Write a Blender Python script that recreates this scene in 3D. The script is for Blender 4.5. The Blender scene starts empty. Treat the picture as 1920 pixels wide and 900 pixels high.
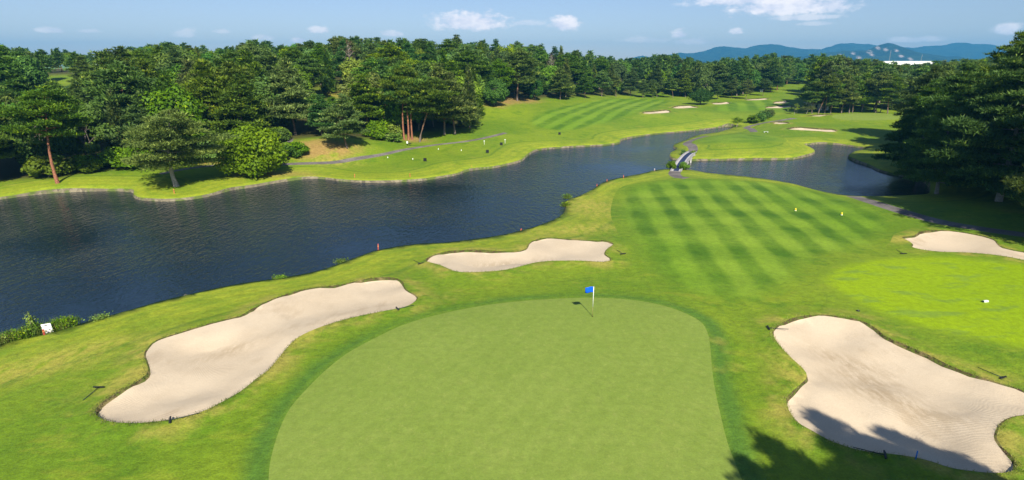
import bpy, math, random, time
import numpy as np
from mathutils import Vector
from mathutils.geometry import delaunay_2d_cdt
T0 = time.time()
R = math.radians
scene = bpy.context.scene
col = scene.collection
rng = np.random.default_rng(7)
random.seed(7)

# ------------------------------------------------------------------ camera
CAMZ, PITCH, FPX = 19.2, R(17.2), 1066.7        # water level is z = 0
cam_d = bpy.data.cameras.new('camera'); cam = bpy.data.objects.new('camera', cam_d); col.objects.link(cam)
cam_d.sensor_width = 36; cam_d.lens = 20; cam_d.clip_start = 0.3; cam_d.clip_end = 40000
cam.location = (0, 0, CAMZ); cam.rotation_euler = (math.pi/2 - PITCH, 0, 0)
scene.camera = cam
# ------------------------------------------------------------------ light
SUN_EL, SUN_AZ = R(39.5), R(167.0)               # azimuth from +Y (forward) clockwise: behind the camera, a little right
sdir = Vector((math.sin(SUN_AZ)*math.cos(SUN_EL), math.cos(SUN_AZ)*math.cos(SUN_EL), math.sin(SUN_EL)))
sl = bpy.data.lights.new('sun', 'SUN'); sl.energy = 4.8; sl.angle = R(0.55); sl.color = (1.0, 0.95, 0.86)
so = bpy.data.objects.new('sun', sl); col.objects.link(so); so.location = (30, -60, 80)
so.rotation_euler = (-sdir).to_track_quat('-Z', 'Y').to_euler()
scene.view_settings.view_transform = 'Standard'; scene.view_settings.look = 'None'
scene.view_settings.exposure = 0.72; scene.view_settings.gamma = 1.0; scene.view_settings.use_curve_mapping = False

class NT:
    """small node-tree helper"""
    def __init__(s, tree): s.t = tree; s.n = tree.nodes; s.l = tree.links
    def new(s, typ, **kw):
        n = s.n.new(typ)
        for k, v in kw.items(): setattr(n, k, v)
        return n
    def put(s, sock, v):
        if v is None: return
        if hasattr(v, 'is_linked') or hasattr(v, 'links'): s.l.new(v, sock)
        else:
            try: sock.default_value = v
            except Exception:
                sock.default_value = (*v, 1) if len(v) == 3 else v
    def m(s, op, a, b=None, c=None, clamp=False):
        n = s.new('ShaderNodeMath', operation=op, use_clamp=clamp)
        s.put(n.inputs[0], a); s.put(n.inputs[1], b); s.put(n.inputs[2], c); return n.outputs[0]
    def mix(s, f, a, b, typ='MIX'):
        n = s.new('ShaderNodeMix', data_type='RGBA', blend_type=typ); n.clamp_factor = True
        s.put(n.inputs[0], f); s.put(n.inputs[6], a); s.put(n.inputs[7], b); return n.outputs[2]
    def noise(s, scale, detail=2, rough=.5, vec=None, dim='3D'):
        n = s.new('ShaderNodeTexNoise', noise_dimensions=dim)
        n.inputs['Scale'].default_value = scale; n.inputs['Detail'].default_value = detail; n.inputs['Roughness'].default_value = rough
        if vec is not None: s.l.new(vec, n.inputs['Vector'])
        return n.outputs[0]
    def ramp(s, v, a, b, c=0., d=1., smooth=True):
        n = s.new('ShaderNodeMapRange', interpolation_type='SMOOTHSTEP' if smooth else 'LINEAR')
        s.put(n.inputs[0], v)
        for i, q in enumerate((a, b, c, d)): s.put(n.inputs[1+i], q)
        return n.outputs[0]
    def attr(s, name): 
        n = s.new('ShaderNodeAttribute', attribute_name=name); return n.outputs['Fac']

# ------------------------------------------------------------------ sky
world = bpy.data.worlds.new('World'); scene.world = world; world.use_nodes = True
w = NT(world.node_tree); w.n.clear()
sky = w.new('ShaderNodeTexSky', sky_type='NISHITA', sun_disc=False)
sky.sun_elevation = SUN_EL; sky.sun_rotation = SUN_AZ
sky.altitude = 50; sky.air_density = 1.0; sky.dust_density = .25; sky.ozone_density = 2.6
bg1 = w.new('ShaderNodeBackground'); bg1.inputs[1].default_value = 0.061
w.l.new(w.mix(1., sky.outputs[0], (1.02, .97, 1.12), 'MULTIPLY'), bg1.inputs[0])
tc = w.new('ShaderNodeTexCoord'); sep = w.new('ShaderNodeSeparateXYZ')
nrm = w.new('ShaderNodeVectorMath', operation='NORMALIZE'); w.l.new(tc.outputs['Generated'], nrm.inputs[0]); w.l.new(nrm.outputs[0], sep.inputs[0])
dX, dY, dZ = sep.outputs
az = w.m('ARCTAN2', dX, dY); el = w.m('ARCSINE', dZ)
comb = w.new('ShaderNodeCombineXYZ'); w.l.new(az, comb.inputs[0]); w.l.new(w.m('MULTIPLY', el, 1.9), comb.inputs[1])
n1 = w.noise(34, 5, .58, comb.outputs[0]); n2 = w.noise(95, 3, .6, comb.outputs[0])
fluff = w.m('ADD', w.m('MULTIPLY', w.m('SUBTRACT', n1, .5), 2.6), w.m('MULTIPLY', w.m('SUBTRACT', n2, .5), .9))
def pix_dir(px, py):
    cx, cy = px - 960, 450 - py
    c, s = math.cos(PITCH), math.sin(PITCH)
    return np.array([cx, FPX*c + cy*s, cy*c - FPX*s])
# cumulus banks: photo pixel of the centre, half width, half height, density
CL = [(880, 44, 82, 26, 1.0), (1057, 48, 32, 20, 1.05), (1275, 66, 17, 13, .85), (1300, 78, 44, 10, .45), (1380, 60, 15, 9, .8), (1475, 14, 118, 28, .95), (1395, 2, 120, 16, .75), (1560, 12, 40, 22, .8), (1505, 34, 62, 9, .6),
      (1885, 57, 26, 17, .8), (1720, 75, 60, 8, .5), (1530, 45, 36, 6, .4), (597, 58, 20, 9, .8), (562, 77, 17, 9, .85), (735, 64, 25, 9, .7), (98, 58, 30, 8, .62), (165, 59, 24, 6, .45),
      (345, 64, 24, 12, .45), (495, 71, 18, 8, .55), (418, 60, 18, 6, .5), (985, 44, 50, 8, .35), (1210, 76, 50, 9, .35)]
acc = None
for px, py, hw, hh, dens in CL:
    d = pix_dir(px, py); d = d/np.linalg.norm(d)
    a0, e0 = math.atan2(d[0], d[1]), math.asin(d[2])
    wa = hw/np.linalg.norm(pix_dir(px, py))*1.05; we = hh/np.linalg.norm(pix_dir(px, py))
    u = w.m('MULTIPLY', w.m('SUBTRACT', az, a0), 1/wa); v = w.m('MULTIPLY', w.m('SUBTRACT', el, e0), 1/we)
    vneg = w.m('MULTIPLY', w.m('MINIMUM', v, 0.), .75)          # flatter base
    v = w.m('ADD', v, vneg)
    q = w.m('SUBTRACT', 1., w.m('SQRT', w.m('ADD', w.m('MULTIPLY', u, u), w.m('MULTIPLY', v, v))))
    q = w.m('ADD', q, w.m('MULTIPLY', fluff, .62))
    q = w.m('MULTIPLY', w.ramp(q, -.05, .62), dens)
    acc = q if acc is None else w.m('MAXIMUM', acc, q)
# the same kind of scattered cumulus over the rest of the sky
plane = w.new('ShaderNodeCombineXYZ')
zz = w.m('MAXIMUM', dZ, .03)
w.l.new(w.m('DIVIDE', dX, zz), plane.inputs[0]); w.l.new(w.m('DIVIDE', dY, zz), plane.inputs[1])
gen = w.ramp(w.noise(.55, 5, .55, plane.outputs[0]), .60, .74)
gen = w.m('MULTIPLY', w.m('MULTIPLY', gen, w.ramp(el, .13, .25)), .8)
acc = w.m('MAXIMUM', acc, gen)
ccol = w.mix(w.ramp(n1, .3, .65), (.70, .70, .80), (1.0, .93, .92))
bg2 = w.new('ShaderNodeBackground'); bg2.inputs[1].default_value = .82; w.l.new(ccol, bg2.inputs[0])
mx = w.new('ShaderNodeMixShader'); w.l.new(w.m('MULTIPLY', acc, .92, clamp=True), mx.inputs[0]); w.l.new(bg1.outputs[0], mx.inputs[1]); w.l.new(bg2.outputs[0], mx.inputs[2])
wo = w.new('ShaderNodeOutputWorld'); w.l.new(mx.outputs[0], wo.inputs[0])

# ------------------------------------------------------------------ object helpers
def tag(o, label=None, cat=None, group=None, kind=None):
    if label: o['label'] = label
    if cat: o['category'] = cat
    if group: o['group'] = group
    if kind: o['kind'] = kind
    return o
def link(name, data, parent=None):
    o = bpy.data.objects.new(name, data); col.objects.link(o)
    if parent: o.parent = parent
    return o
def empty(name, loc, rz=0, s=1):
    o = link(name, None); o.location = loc; o.rotation_euler = (0, 0, rz); o.scale = (s, s, s); o.empty_display_size = .3
    return o
def mk_mesh(name, V, F, mat=None, smooth=False, attrs=None):
    V = np.asarray(V, dtype=np.float32); F = np.asarray(F, dtype=np.int32)
    me = bpy.data.meshes.new(name); k = F.shape[1]
    me.vertices.add(len(V)); me.vertices.foreach_set('co', V.ravel())
    me.loops.add(F.size); me.loops.foreach_set('vertex_index', F.ravel())
    me.polygons.add(len(F)); me.polygons.foreach_set('loop_start', np.arange(0, F.size, k, dtype=np.int32))
    try: me.polygons.foreach_set('loop_total', np.full(len(F), k, dtype=np.int32))
    except Exception: pass
    me.polygons.foreach_set('use_smooth', np.full(len(F), smooth, dtype=bool))
    me.update(calc_edges=True)
    for nme, arr in (attrs or {}).items():
        a = me.attributes.new(nme, 'FLOAT', 'POINT'); a.data.foreach_set('value', np.asarray(arr, dtype=np.float32))
    if mat: me.materials.append(mat)
    return me
class MB:
    """collects boxes, tubes and prisms into one mesh"""
    def __init__(s): s.v = []; s.f = []
    def add(s, vs, fs):
        b = len(s.v); s.v += [tuple(v) for v in vs]; s.f += [tuple(i+b for i in f) for f in fs]
    def box(s, x0, x1, y0, y1, z0, z1):
        s.add([(x0,y0,z0),(x1,y0,z0),(x1,y1,z0),(x0,y1,z0),(x0,y0,z1),(x1,y0,z1),(x1,y1,z1),(x0,y1,z1)],
              [(0,3,2,1),(4,5,6,7),(0,1,5,4),(1,2,6,5),(2,3,7,6),(3,0,4,7)])
    def tube(s, pts, rad, n=6, cap=True):
        pts = [Vector(p) for p in pts]; rad = rad if hasattr(rad, '__len__') else [rad]*len(pts)
        vs = []; fs = []
        for i, p in enumerate(pts):
            d = (pts[min(i+1, len(pts)-1)] - pts[max(i-1, 0)]).normalized()
            a = d.cross(Vector((0, 0, 1))) if abs(d.z) < .95 else d.cross(Vector((1, 0, 0)))
            a.normalize(); b = d.cross(a)
            for k in range(n):
                t = 2*math.pi*k/n; vs.append(p + rad[i]*(math.cos(t)*a + math.sin(t)*b))
        for i in range(len(pts)-1):
            for k in range(n): fs.append((i*n+k, i*n+(k+1) % n, (i+1)*n+(k+1) % n, (i+1)*n+k))
        if cap: fs += [tuple(range(n-1, -1, -1)), tuple((len(pts)-1)*n+k for k in range(n))]
        s.add(vs, fs)
    def mesh(s, name, mat, smooth=False):
        me = bpy.data.meshes.new(name); me.from_pydata(s.v, [], s.f); me.update()
        if smooth: me.polygons.foreach_set('use_smooth', np.ones(len(me.polygons), dtype=bool))
        me.materials.append(mat); return me
    def build(s, name, mat, parent=None, smooth=False): return link(name, s.mesh(name, mat, smooth), parent)

# ------------------------------------------------------------------ python noise
def vnoise(x, y, seed=0):
    xi = np.floor(x).astype(np.int64); yi = np.floor(y).astype(np.int64); fx = x-xi; fy = y-yi
    def h(a, b):
        n = (a*374761393 + b*668265263 + seed*1442695041) & 0x7fffffff
        n = ((n ^ (n >> 13))*1274126177) & 0x7fffffff
        return ((n ^ (n >> 16)) & 0xffff)/65535.0
    ux = fx*fx*(3-2*fx); uy = fy*fy*(3-2*fy)
    return (h(xi, yi)*(1-ux)+h(xi+1, yi)*ux)*(1-uy)+(h(xi, yi+1)*(1-ux)+h(xi+1, yi+1)*ux)*uy
def fbm(x, y, oct=4, seed=0):
    s = 0; a = .5
    for i in range(oct): s = s+a*vnoise(x*2**i, y*2**i, seed+i*17); a *= .5
    return s
def sstep(v, a, b):
    t = np.clip((v-a)/(b-a), 0, 1); return t*t*(3-2*t)

# ------------------------------------------------------------------ photo pixels -> the ground
def plane_pt(px, py, z):
    d = pix_dir(px, py); s = (z-CAMZ)/d[2]; return (d[0]*s, d[1]*s)
def project(x, y, z):
    c, s = math.cos(PITCH), math.sin(PITCH); dz = z-CAMZ
    dep = y*c - dz*s; up = dz*c + y*s
    return 960+FPX*x/dep, 450-FPX*up/dep

def catmull(P, step, closed=True):
    P = np.asarray(P, float); n = len(P); out = []
    for i in range(n if closed else n-1):
        if closed: a, b, c, d = P[i-1], P[i], P[(i+1) % n], P[(i+2) % n]
        else: a, b, c, d = P[max(i-1, 0)], P[i], P[i+1], P[min(i+2, n-1)]
        L = np.linalg.norm(c-b); st = step(b) if callable(step) else step
        k = max(1, int(round(L/st)))
        # centripetal-ish: damped tangents
        m1 = (c-a)*.5; m2 = (d-b)*.5
        for m in (m1, m2):
            l = np.linalg.norm(m)
            if l > L*1.2: m *= L*1.2/l
        for j in range(k):
            t = j/k; h1 = 2*t**3-3*t**2+1; h2 = -2*t**3+3*t**2; h3 = t**3-2*t**2+t; h4 = t**3-t**2
            out.append(b*h1+c*h2+m1*h3+m2*h4)
    if not closed: out.append(P[-1])
    return np.array(out)
LODSTEP = lambda p: max(.3, .011*float(np.hypot(*p)))

def seg_dist(P, poly, closed=True):
    A = poly; B = np.roll(poly, -1, 0) if closed else None
    if not closed: A, B = poly[:-1], poly[1:]
    out = np.empty(len(P))
    for i in range(0, len(P), 3000):
        p = P[i:i+3000, None, :]; ab = (B-A)[None]; ap = p-A[None]
        t = np.clip((ap*ab).sum(-1)/np.maximum((ab*ab).sum(-1), 1e-9), 0, 1)
        out[i:i+3000] = np.sqrt((((ap-t[..., None]*ab))**2).sum(-1).min(1))
    return out
def inside(P, poly):
    res = np.zeros(len(P), bool); mn, mxx = poly.min(0), poly.max(0)
    idx = np.where(((P >= mn) & (P <= mxx)).all(1))[0]
    if not len(idx): return res
    A = poly; B = np.roll(poly, -1, 0)
    for i in range(0, len(idx), 4000):
        q = P[idx[i:i+4000]]; x = q[:, 0:1]; y = q[:, 1:2]
        c = ((A[:, 1] > y) != (B[:, 1] > y)) & (x < (B[:, 0]-A[:, 0])*(y-A[:, 1])/(B[:, 1]-A[:, 1]+1e-12)+A[:, 0])
        res[idx[i:i+4000]] = c.sum(1) % 2 == 1
    return res
def sdist(P, poly, reach=60):
    """+ inside, - outside; far points get -reach"""
    out = np.full(len(P), -float(reach)); mn, mxx = poly.min(0)-reach, poly.max(0)+reach
    idx = np.where(((P >= mn) & (P <= mxx)).all(1))[0]
    if len(idx):
        d = np.minimum(seg_dist(P[idx], poly), reach); ins = inside(P[idx], poly); out[idx] = np.where(ins, d, -d)
    return out
def offset_in(poly, d):
    A = np.roll(poly, 1, 0); B = np.roll(poly, -1, 0); t = B-A; t /= np.maximum(np.linalg.norm(t, axis=1, keepdims=True), 1e-9)
    n = np.stack([-t[:, 1], t[:, 0]], 1)
    area = .5*np.sum(poly[:, 0]*np.roll(poly[:, 1], -1)-np.roll(poly[:, 0], -1)*poly[:, 1])
    return poly+n*d*(1 if area > 0 else -1)

# the lake: far shores are traced on the water line (z 0), near shores on the top of the grass edge
FAR = [(-150,392),(0,372),(80,362),(170,357),(245,358),(252,368),(270,374),(330,375),(390,367),(430,356),(480,348),(540,338),(590,333),(640,338),(700,341),(780,338),(850,328),(880,319),(930,313),(975,302),(990,290),(1010,281),(1060,276),(1130,272),(1160,268),(1166,262),(1200,255),(1240,250),(1300,245),(1345,239),(1366,236.5),
       (1378,239),(1351,248),(1322,252.5),(1301,257.5),(1286,264.8),(1265,272),(1263.5,276),(1270,281),(1258,287),(1257,293.6),(1263,298.7),(1280,300),(1305,300),(1352,299.5),(1414,299),(1476,298),(1501,295),(1523,288.6),(1527,283),(1518,277),(1508,272),(1536,268.8),(1574,270.7),(1612,276),(1633,278),(1605,284.7),(1590.6,294),(1608,303.6),(1631,311),(1650,320),(1687,329),(1714,332),(1730,337.6),(1743,350)]
NEAR = [(1741,360),(1706,366),(1650,367.4),(1593,366.6),(1555,362),(1517,352.7),(1480,342),(1440,335),(1399,330.6),(1336,326),(1300,319.5),(1278,316.5),(1253,316),(1226,319),(1202,326),(1138,339),(1106,353),(1076,363),(1062,370),(1061,389),(1047,407),(1015,421),(980,431),(942,440),(880,449),(830,455),(780,457),(710,468),(650,489),(595,508),(530,520),(440,533),(350,553),(300,565),(230,585),(150,607),(100,622),(60,630),(0,645),(-60,664),(-200,712)]
lake_raw = [plane_pt(x, y, 0.15) for x, y in FAR] + [plane_pt(x, y, .95) for x, y in NEAR] + [(-70, 22), (-100, 18), (-150, 30), (-165, 70), (-130, 88)]
LAKE = catmull(lake_raw, LODSTEP)

# ---- terrain heights: control points, thin-plate spline
ctl = []
for (x, y) in LAKE[::9]:
    ctl.append((x, y, 0.38 if y > 75 and not (15 < x < 62 and y < 103) else .95))
C_PX = [(108,342,1.1),(330,348,.9),(475,325,1.1),(553,307,1.4),(666,298,1.2),(780,277,1.5),(874,266,1.9),(920,256,2.2),(765,258,2.6),(650,275,3.2),(600,262,4.2),(390,277,2.6),(800,308,1.0),(900,293,1.0),(1049,251,1.6),(930,195,7),(985,186,7),(1040,188,6.3),(1000,222,3.8),(1100,238,2.3),(1100,206,4.4),(1200,190,4.5),(1150,181,5.6),(1230,178,5.4),(1240,217,3.2),(1313,196,4),(1350,195,4),(1420,187,4.4),(1462,198,3.9),(1300,228,1.7),(1380,225,1.8),(1330,181,5),(1480,167,7),(1515,214,3),(1640,214,3),(1600,195,4.2),
        (1400,262,1.7),(1440,275,1.5),(1350,275,1.5),(1470,240,1.9),(1530,235,2.1),(1620,245,1.6),(1640,300,.9),(1700,310,1.3),(1600,225,2.4)]
for px, py, z in C_PX: ctl.append((*plane_pt(px, py, z), z))
ctl += [(0,20,1.6),(0,38,1.6),(12,20,1.6),(-12,22,1.6),(20,30,1.6),(30,40,1.6),(-12,38,1.5),(-26,26,1.4),(-14,10,1.7),(15,8,1.8),(0,5,1.7),(24,70,1.45),(24,88,1.3),(40,66,1.6),(12,60,1.5),(50,72,1.8),(64,72,2.0),(80,60,2.6),(45,45,1.7),(60,20,2.6),(40,5,2.2),(0,-30,2),(60,-40,2.6),(-60,-40,2),(-40,5,1.4),(72,95,2.2),(95,120,2.6),
        (-100,122,3),(-145,190,15),(-125,165,11.5),(-51,175,11.5),(-62,150,7),(-95,152,9),(-12,165,4.2),(-20,192,9),(-45,225,15.5),(0,262,15),(-100,240,17),(18,240,9),(45,292,9),(-30,280,16),(-150,250,17),(-190,200,16),(-170,130,7),
        (30,430,11),(130,430,10),(300,430,11),(300,250,5),(200,150,4),(130,90,3),(-260,100,8),(-260,260,16),(-150,420,15),(0,600,13),(300,600,12),(-300,600,15),(500,300,9),(-200,0,3),(200,0,4),(0,-200,3),(300,-200,4),(-300,-200,4),(220,330,7),(180,270,4),(500,600,12),(-500,300,14),(500,0,6)]
ctl = np.array(ctl)
def tps_k(d2): return .5*d2*np.log(d2+1e-6)
SC = 100.
cx = ctl[:, :2]/SC; n = len(cx)
K = tps_k(((cx[:, None]-cx[None])**2).sum(-1)) + np.eye(n)*2e-4
Pm = np.hstack([np.ones((n, 1)), cx]); Am = np.zeros((n+3, n+3)); Am[:n, :n] = K; Am[:n, n:] = Pm; Am[n:, :n] = Pm.T
W = np.linalg.solve(Am, np.r_[ctl[:, 2], 0, 0, 0])
def base_z(x, y):
    x = np.atleast_1d(np.asarray(x, float)); y = np.atleast_1d(np.asarray(y, float)); out = np.empty(len(x))
    r = np.hypot(x, y); k = np.minimum(1, 560/np.maximum(r, 1)); xs, ys = x*k, y*k
    for i in range(0, len(x), 4000):
        q = np.stack([xs[i:i+4000], ys[i:i+4000]], 1)/SC
        out[i:i+4000] = tps_k(((q[:, None]-cx[None])**2).sum(-1))@W[:n] + W[n] + q@W[n+1:]
    far = sstep(r, 450, 750); out = out*(1-far)+10*far
    amp = .10+.35*sstep(y, 110, 170)
    out = out + amp*(fbm(x/14, y/14, 3, 5)-.45)
    return np.maximum(out, .34)
def zat(x, y): return float(base_z(x, y)[0])
def hit(P):
    """photo pixels -> points on the terrain"""
    P = np.asarray(P, float).reshape(-1, 2); D = np.array([pix_dir(*p) for p in P]); D /= np.linalg.norm(D, axis=1, keepdims=True)
    t = np.full(len(P), 8.); done = np.zeros(len(P), bool)
    for _ in range(700):
        q = D*t[:, None]; zz = CAMZ+q[:, 2]; b = base_z(q[:, 0], q[:, 1]); done |= zz <= b+.01
        t = np.where(done | (t > 3000), t, t+np.clip((zz-b)*.6, .05, 6.0))
        if done.all(): break
    q = D*t[:, None]; return q[:, :2]
def H(px, py): 
    x, y = hit([(px, py)])[0]; return float(x), float(y), zat(x, y)

# ---- areas traced on the photo
BA = [(179.4,777),(196,758),(227,739),(257,722),(276,707),(278,694),(271,671),(279,656),(295,643),(340,628),(396,611),(449,597),(467,587),(507,567),(550,552),(587,544),(627,540),(653,535),(687,527),(717,524),(740,525),(755,532),(762,547),(780,558),(784,563),(777,573),(757,582),(727,588),(673,598),(633,608),(590,623),(557,640),(537,660),(507,697),(480,718),(453,740),(415,762),(378,779),(332,791),(287,798),(249,800),(211,798),(189,790)]
BB = [(797.5,492.5),(812,482.5),(842,474),(880,472),(910,472.5),(942,475),(965,476),(985,471),(992,460),(1005,452.5),(1025,449.5),(1067,452),(1105,454.5),(1130,454),(1145,457.5),(1151,461),(1138,472),(1135,481),(1144,487),(1144,493),(1130,495),(1092,493),(1042,493),(1005,496),(970,505),(942,511),(905,513.7),(867,514.5),(845,510),(825,501)]
BC = [(1447,630),(1451,621),(1469,608),(1498,598),(1533,595),(1569,599),(1611,608),(1640,622),(1661,638),(1697,653),(1739,671),(1782,692),(1818,706),(1871,724),(1903,733),(1920,740),(1985,762),(2000,782),(1960,788),(1920,785.5),(1896,790),(1878,800),(1868,818),(1868,832),(1882,850),(1899,868),(1905,882),(1892,892),(1867,895),(1825,892),(1782,885),(1729,868),(1675,859),(1622,854),(1587,845),(1551,832),(1519,814),(1491,797),(1476,772),(1473,754),(1483,742),(1505,722),(1512,711),(1505,697),(1480,674),(1458,649)]
BD = [(1689,448),(1713,445),(1723,438),(1747,435),(1780,436),(1813,440),(1840,445),(1863,452),(1870,460),(1880,468),(1900,473),(1920,476.7),(1990,488),(2005,500),(1960,502),(1920,495),(1887,488),(1847,482.7),(1807,480),(1763,479),(1727,474),(1707,467),(1710,461),(1700,454)]
GR1 = [(505,900),(510,860),(525,810),(545,770),(575,735),(610,700),(650,668),(700,640),(760,612),(830,592),(900,578),(980,568),(1060,563),(1130,562),(1200,568),(1260,582),(1310,605),(1326,628),(1331,655),(1335,700),(1341,740),(1352,790),(1365,840),(1380,880),(1391,910),(1400,960),(1370,1040),(1250,1120),(950,1150),(650,1110),(540,1030),(507,960)]
GR2 = [(1530,520),(1560,500),(1620,488),(1700,483),(1800,485),(1920,500),(2080,540),(2120,600),(2060,670),(1920,665),(1850,650),(1750,630),(1650,600),(1570,560),(1535,540)]
FW1 = [(1150,372),(1163,352),(1200,342),(1270,335),(1340,335),(1420,339),(1500,350),(1580,368),(1640,384),(1690,406),(1710,426),(1678,440),(1665,458),(1625,475),(1545,494),(1520,530),(1470,560),(1380,572),(1300,562),(1235,540),(1200,505),(1176,465),(1156,430),(1145,400)]
FW2 = [(985,228),(1000,214),(1050,198),(1110,188),(1170,184),(1225,185),(1260,190),(1235,203),(1200,212),(1180,220),(1130,235),(1080,246),(1040,246),(1000,238)]
FW3 = [(1330,205),(1340,197),(1390,190),(1450,187),(1500,185),(1505,192),(1450,206),(1400,209),(1350,210)]
GR3 = [(1560,219),(1590,214),(1640,213),(1690,216),(1700,221),(1670,226),(1610,227),(1570,224)]
TEE = [(1296,268),(1330,258),(1380,254),(1440,256),(1472,262),(1468,270),(1420,273),(1350,273),(1310,274)]
def ell(cx, cy, a, b, rot=0, wob=.18, seed=0):
    r = random.Random(seed); out = []
    for i in range(12):
        t = 2*math.pi*i/12; k = 1+r.uniform(-wob, wob); u, v = a*k*math.cos(t), b*k*math.sin(t)
        out.append((cx+u, cy+v-rot*u))
    return out
FARB = [ell(1232,211,28,3.2,.06,seed=1), ell(1283,201.5,23,3.0,.02,seed=2), ell(1351,194.5,20,2.2,.02,seed=3), ell(1421,187,24,2.0,.05,seed=4), ell(1464,192.5,17,2.2,.06,seed=5), ell(1459,201.5,25,2.7,.05,seed=6),
        [(1473,243.5),(1485,240),(1500,239),(1530,241.5),(1560,243),(1572,246),(1560,249),(1530,247),(1500,245.5)], ell(1463,231.5,18,2.4,.0,seed=8), ell(1537,217.5,26,1.9,.04,seed=9), ell(1528,198.5,14,2.0,.02,seed=10)]
wpoly = lambda L: catmull(hit(L), LODSTEP)
bunkers = [wpoly(q) for q in (BA, BB, BC, BD)] + [wpoly(q) for q in FARB]
green1, green2, green3, fw1, fw2, fw3, tee = [wpoly(q) for q in (GR1, GR2, GR3, FW1, FW2, FW3, TEE)]
def ribbon(L, wid):
    c = catmull(hit(L), lambda p: max(.8, .014*float(np.hypot(*p))), closed=False)
    t = np.gradient(c, axis=0); t /= np.linalg.norm(t, axis=1, keepdims=True); nn = np.stack([-t[:, 1], t[:, 0]], 1)
    return np.vstack([c+nn*wid/2, (c-nn*wid/2)[::-1]])
paths = [ribbon([(300,326),(345,317),(393,311),(434,309),(500,309),(553,307),(621,305),(667,298),(723,288.5),(780,277),(817,271.5),(874,265),(920,256),(948,249)], 1.3),
         ribbon([(541,261),(537,272),(531,286)], 2.0),
         ribbon([(1600,368),(1640,380),(1680,393),(1747,412),(1813,425),(1920,440),(2050,455)], 2.1),
         ribbon([(1267.5,320),(1264,325.4),(1272,332),(1288,334)], 2.0),
         ribbon([(1297,285.5),(1300,280.6),(1296.7,275),(1288,271),(1295,266),(1310,260.5),(1326,255)], 2.0),
         ribbon([(1414,247.5),(1408,242),(1400,238.5),(1425,232),(1460,226.5),(1490,221.5)], 2.0)]
print('polys', round(time.time()-T0, 1))

# ---- the ground sheet: constrained triangulation over the traced edges
cons = [('lake', LAKE), ('lakein', offset_in(LAKE, .5))]
lips = [offset_in(b, .10 if i < 4 else .3) for i, b in enumerate(bunkers)]
for i, b in enumerate(bunkers): cons += [('bunker%d' % i, b), ('lip%d' % i, lips[i])]
cons += [('green1', green1), ('green2', green2), ('green3', green3), ('fw1', fw1), ('fw2', fw2), ('fw3', fw3), ('tee', tee)]
for i, p in enumerate(paths): cons.append(('path%d' % i, p))
g = []
r = 3.0; ring = 0
while r < 560:
    st = .022
    th = np.arange(-1.05, 1.05, st)+(st/2 if ring % 2 else 0)
    th2 = np.arange(1.05+.05, 2*math.pi-1.05-.03, .085)
    tt = np.r_[th, th2]+rng.normal(0, st*.12, len(th)+len(th2)); rr = r*(1+rng.normal(0, .003, len(tt)))
    g.append(np.stack([rr*np.sin(tt), rr*np.cos(tt)], 1)); r *= 1+st*.95; ring += 1
r = 640.
while r < 5300:
    tt = np.arange(0, 2*math.pi, .12); g.append(np.stack([r*np.sin(tt), r*np.cos(tt)], 1)); r *= 1.35
G = np.vstack(g)
keep = np.ones(len(G), bool)
for nme, p in cons:
    mn, mxx = p.min(0)-6, p.max(0)+6
    idx = np.where(((G >= mn) & (G <= mxx)).all(1))[0]
    if len(idx):
        d = seg_dist(G[idx], p); lim = np.clip(.007*np.hypot(G[idx, 0], G[idx, 1]), .1, 1.2); keep[idx[d < lim]] = False
G = G[keep]
pts = [Vector(p) for p in G]; edges = []
for nme, p in cons:
    b = len(pts); pts += [Vector(q) for q in p]; m_ = len(p); edges += [(b+i, b+(i+1) % m_) for i in range(m_)]
res = delaunay_2d_cdt(pts, edges, [], 0, 1e-4)
V2 = np.array([(v.x, v.y) for v in res[0]]); F = np.array([f for f in res[2]], dtype=np.int32)
print('cdt', len(V2), len(F), round(time.time()-T0, 1))
# orientation up
a_, b_, c_ = V2[F[:, 0]], V2[F[:, 1]], V2[F[:, 2]]
cr = (b_[:, 0]-a_[:, 0])*(c_[:, 1]-a_[:, 1])-(b_[:, 1]-a_[:, 1])*(c_[:, 0]-a_[:, 0])
F[cr < 0] = F[cr < 0][:, ::-1]
cen = (a_+b_+c_)/3
Z = base_z(V2[:, 0], V2[:, 1])
# greens sit on gentle crowns
for gp, hgt in ((green1, .25), (green2, .3), (green3, .3), (tee, .5)):
    s = sdist(V2, gp, 10); Z += hgt*sstep(s, -5, 3)
dl = sdist(V2, LAKE, 40)
DB = np.full(len(V2), 40.)
for i, b in enumerate(bunkers):
    s = sdist(V2, b, 12); DB = np.minimum(DB, np.where(s < 0, -s, 0.))
    lipw = .10 if i < 4 else .3
    Z += (.22 if i < 4 else .25)*np.exp(-(np.minimum(s, 0)/1.6)**2)*(s <= 0)*(1-np.clip(-s/5, 0, 1))
    ins = s > 0
    lipd = (.05+.22*sstep(fbm(V2[:, 0]/3, V2[:, 1]/3, 3, 31+i), .38, .6)) if i < 4 else .35
    Z = np.where(ins, Z+(.22 if i < 4 else .25)-np.clip(s/lipw, 0, 1)*lipd-(.38 if i < 4 else .4)*sstep(s, 0, 3.5 if i < 4 else 3), Z)
Z = np.where(dl > 0, np.maximum(Z*(1-np.clip(dl/.5, 0, 1))-1.3*np.clip(dl/.5, 0, 1), -1.3), Z)
dg = np.maximum(-sdist(V2, green1, 12), 0)
V3 = np.column_stack([V2, Z])
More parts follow.
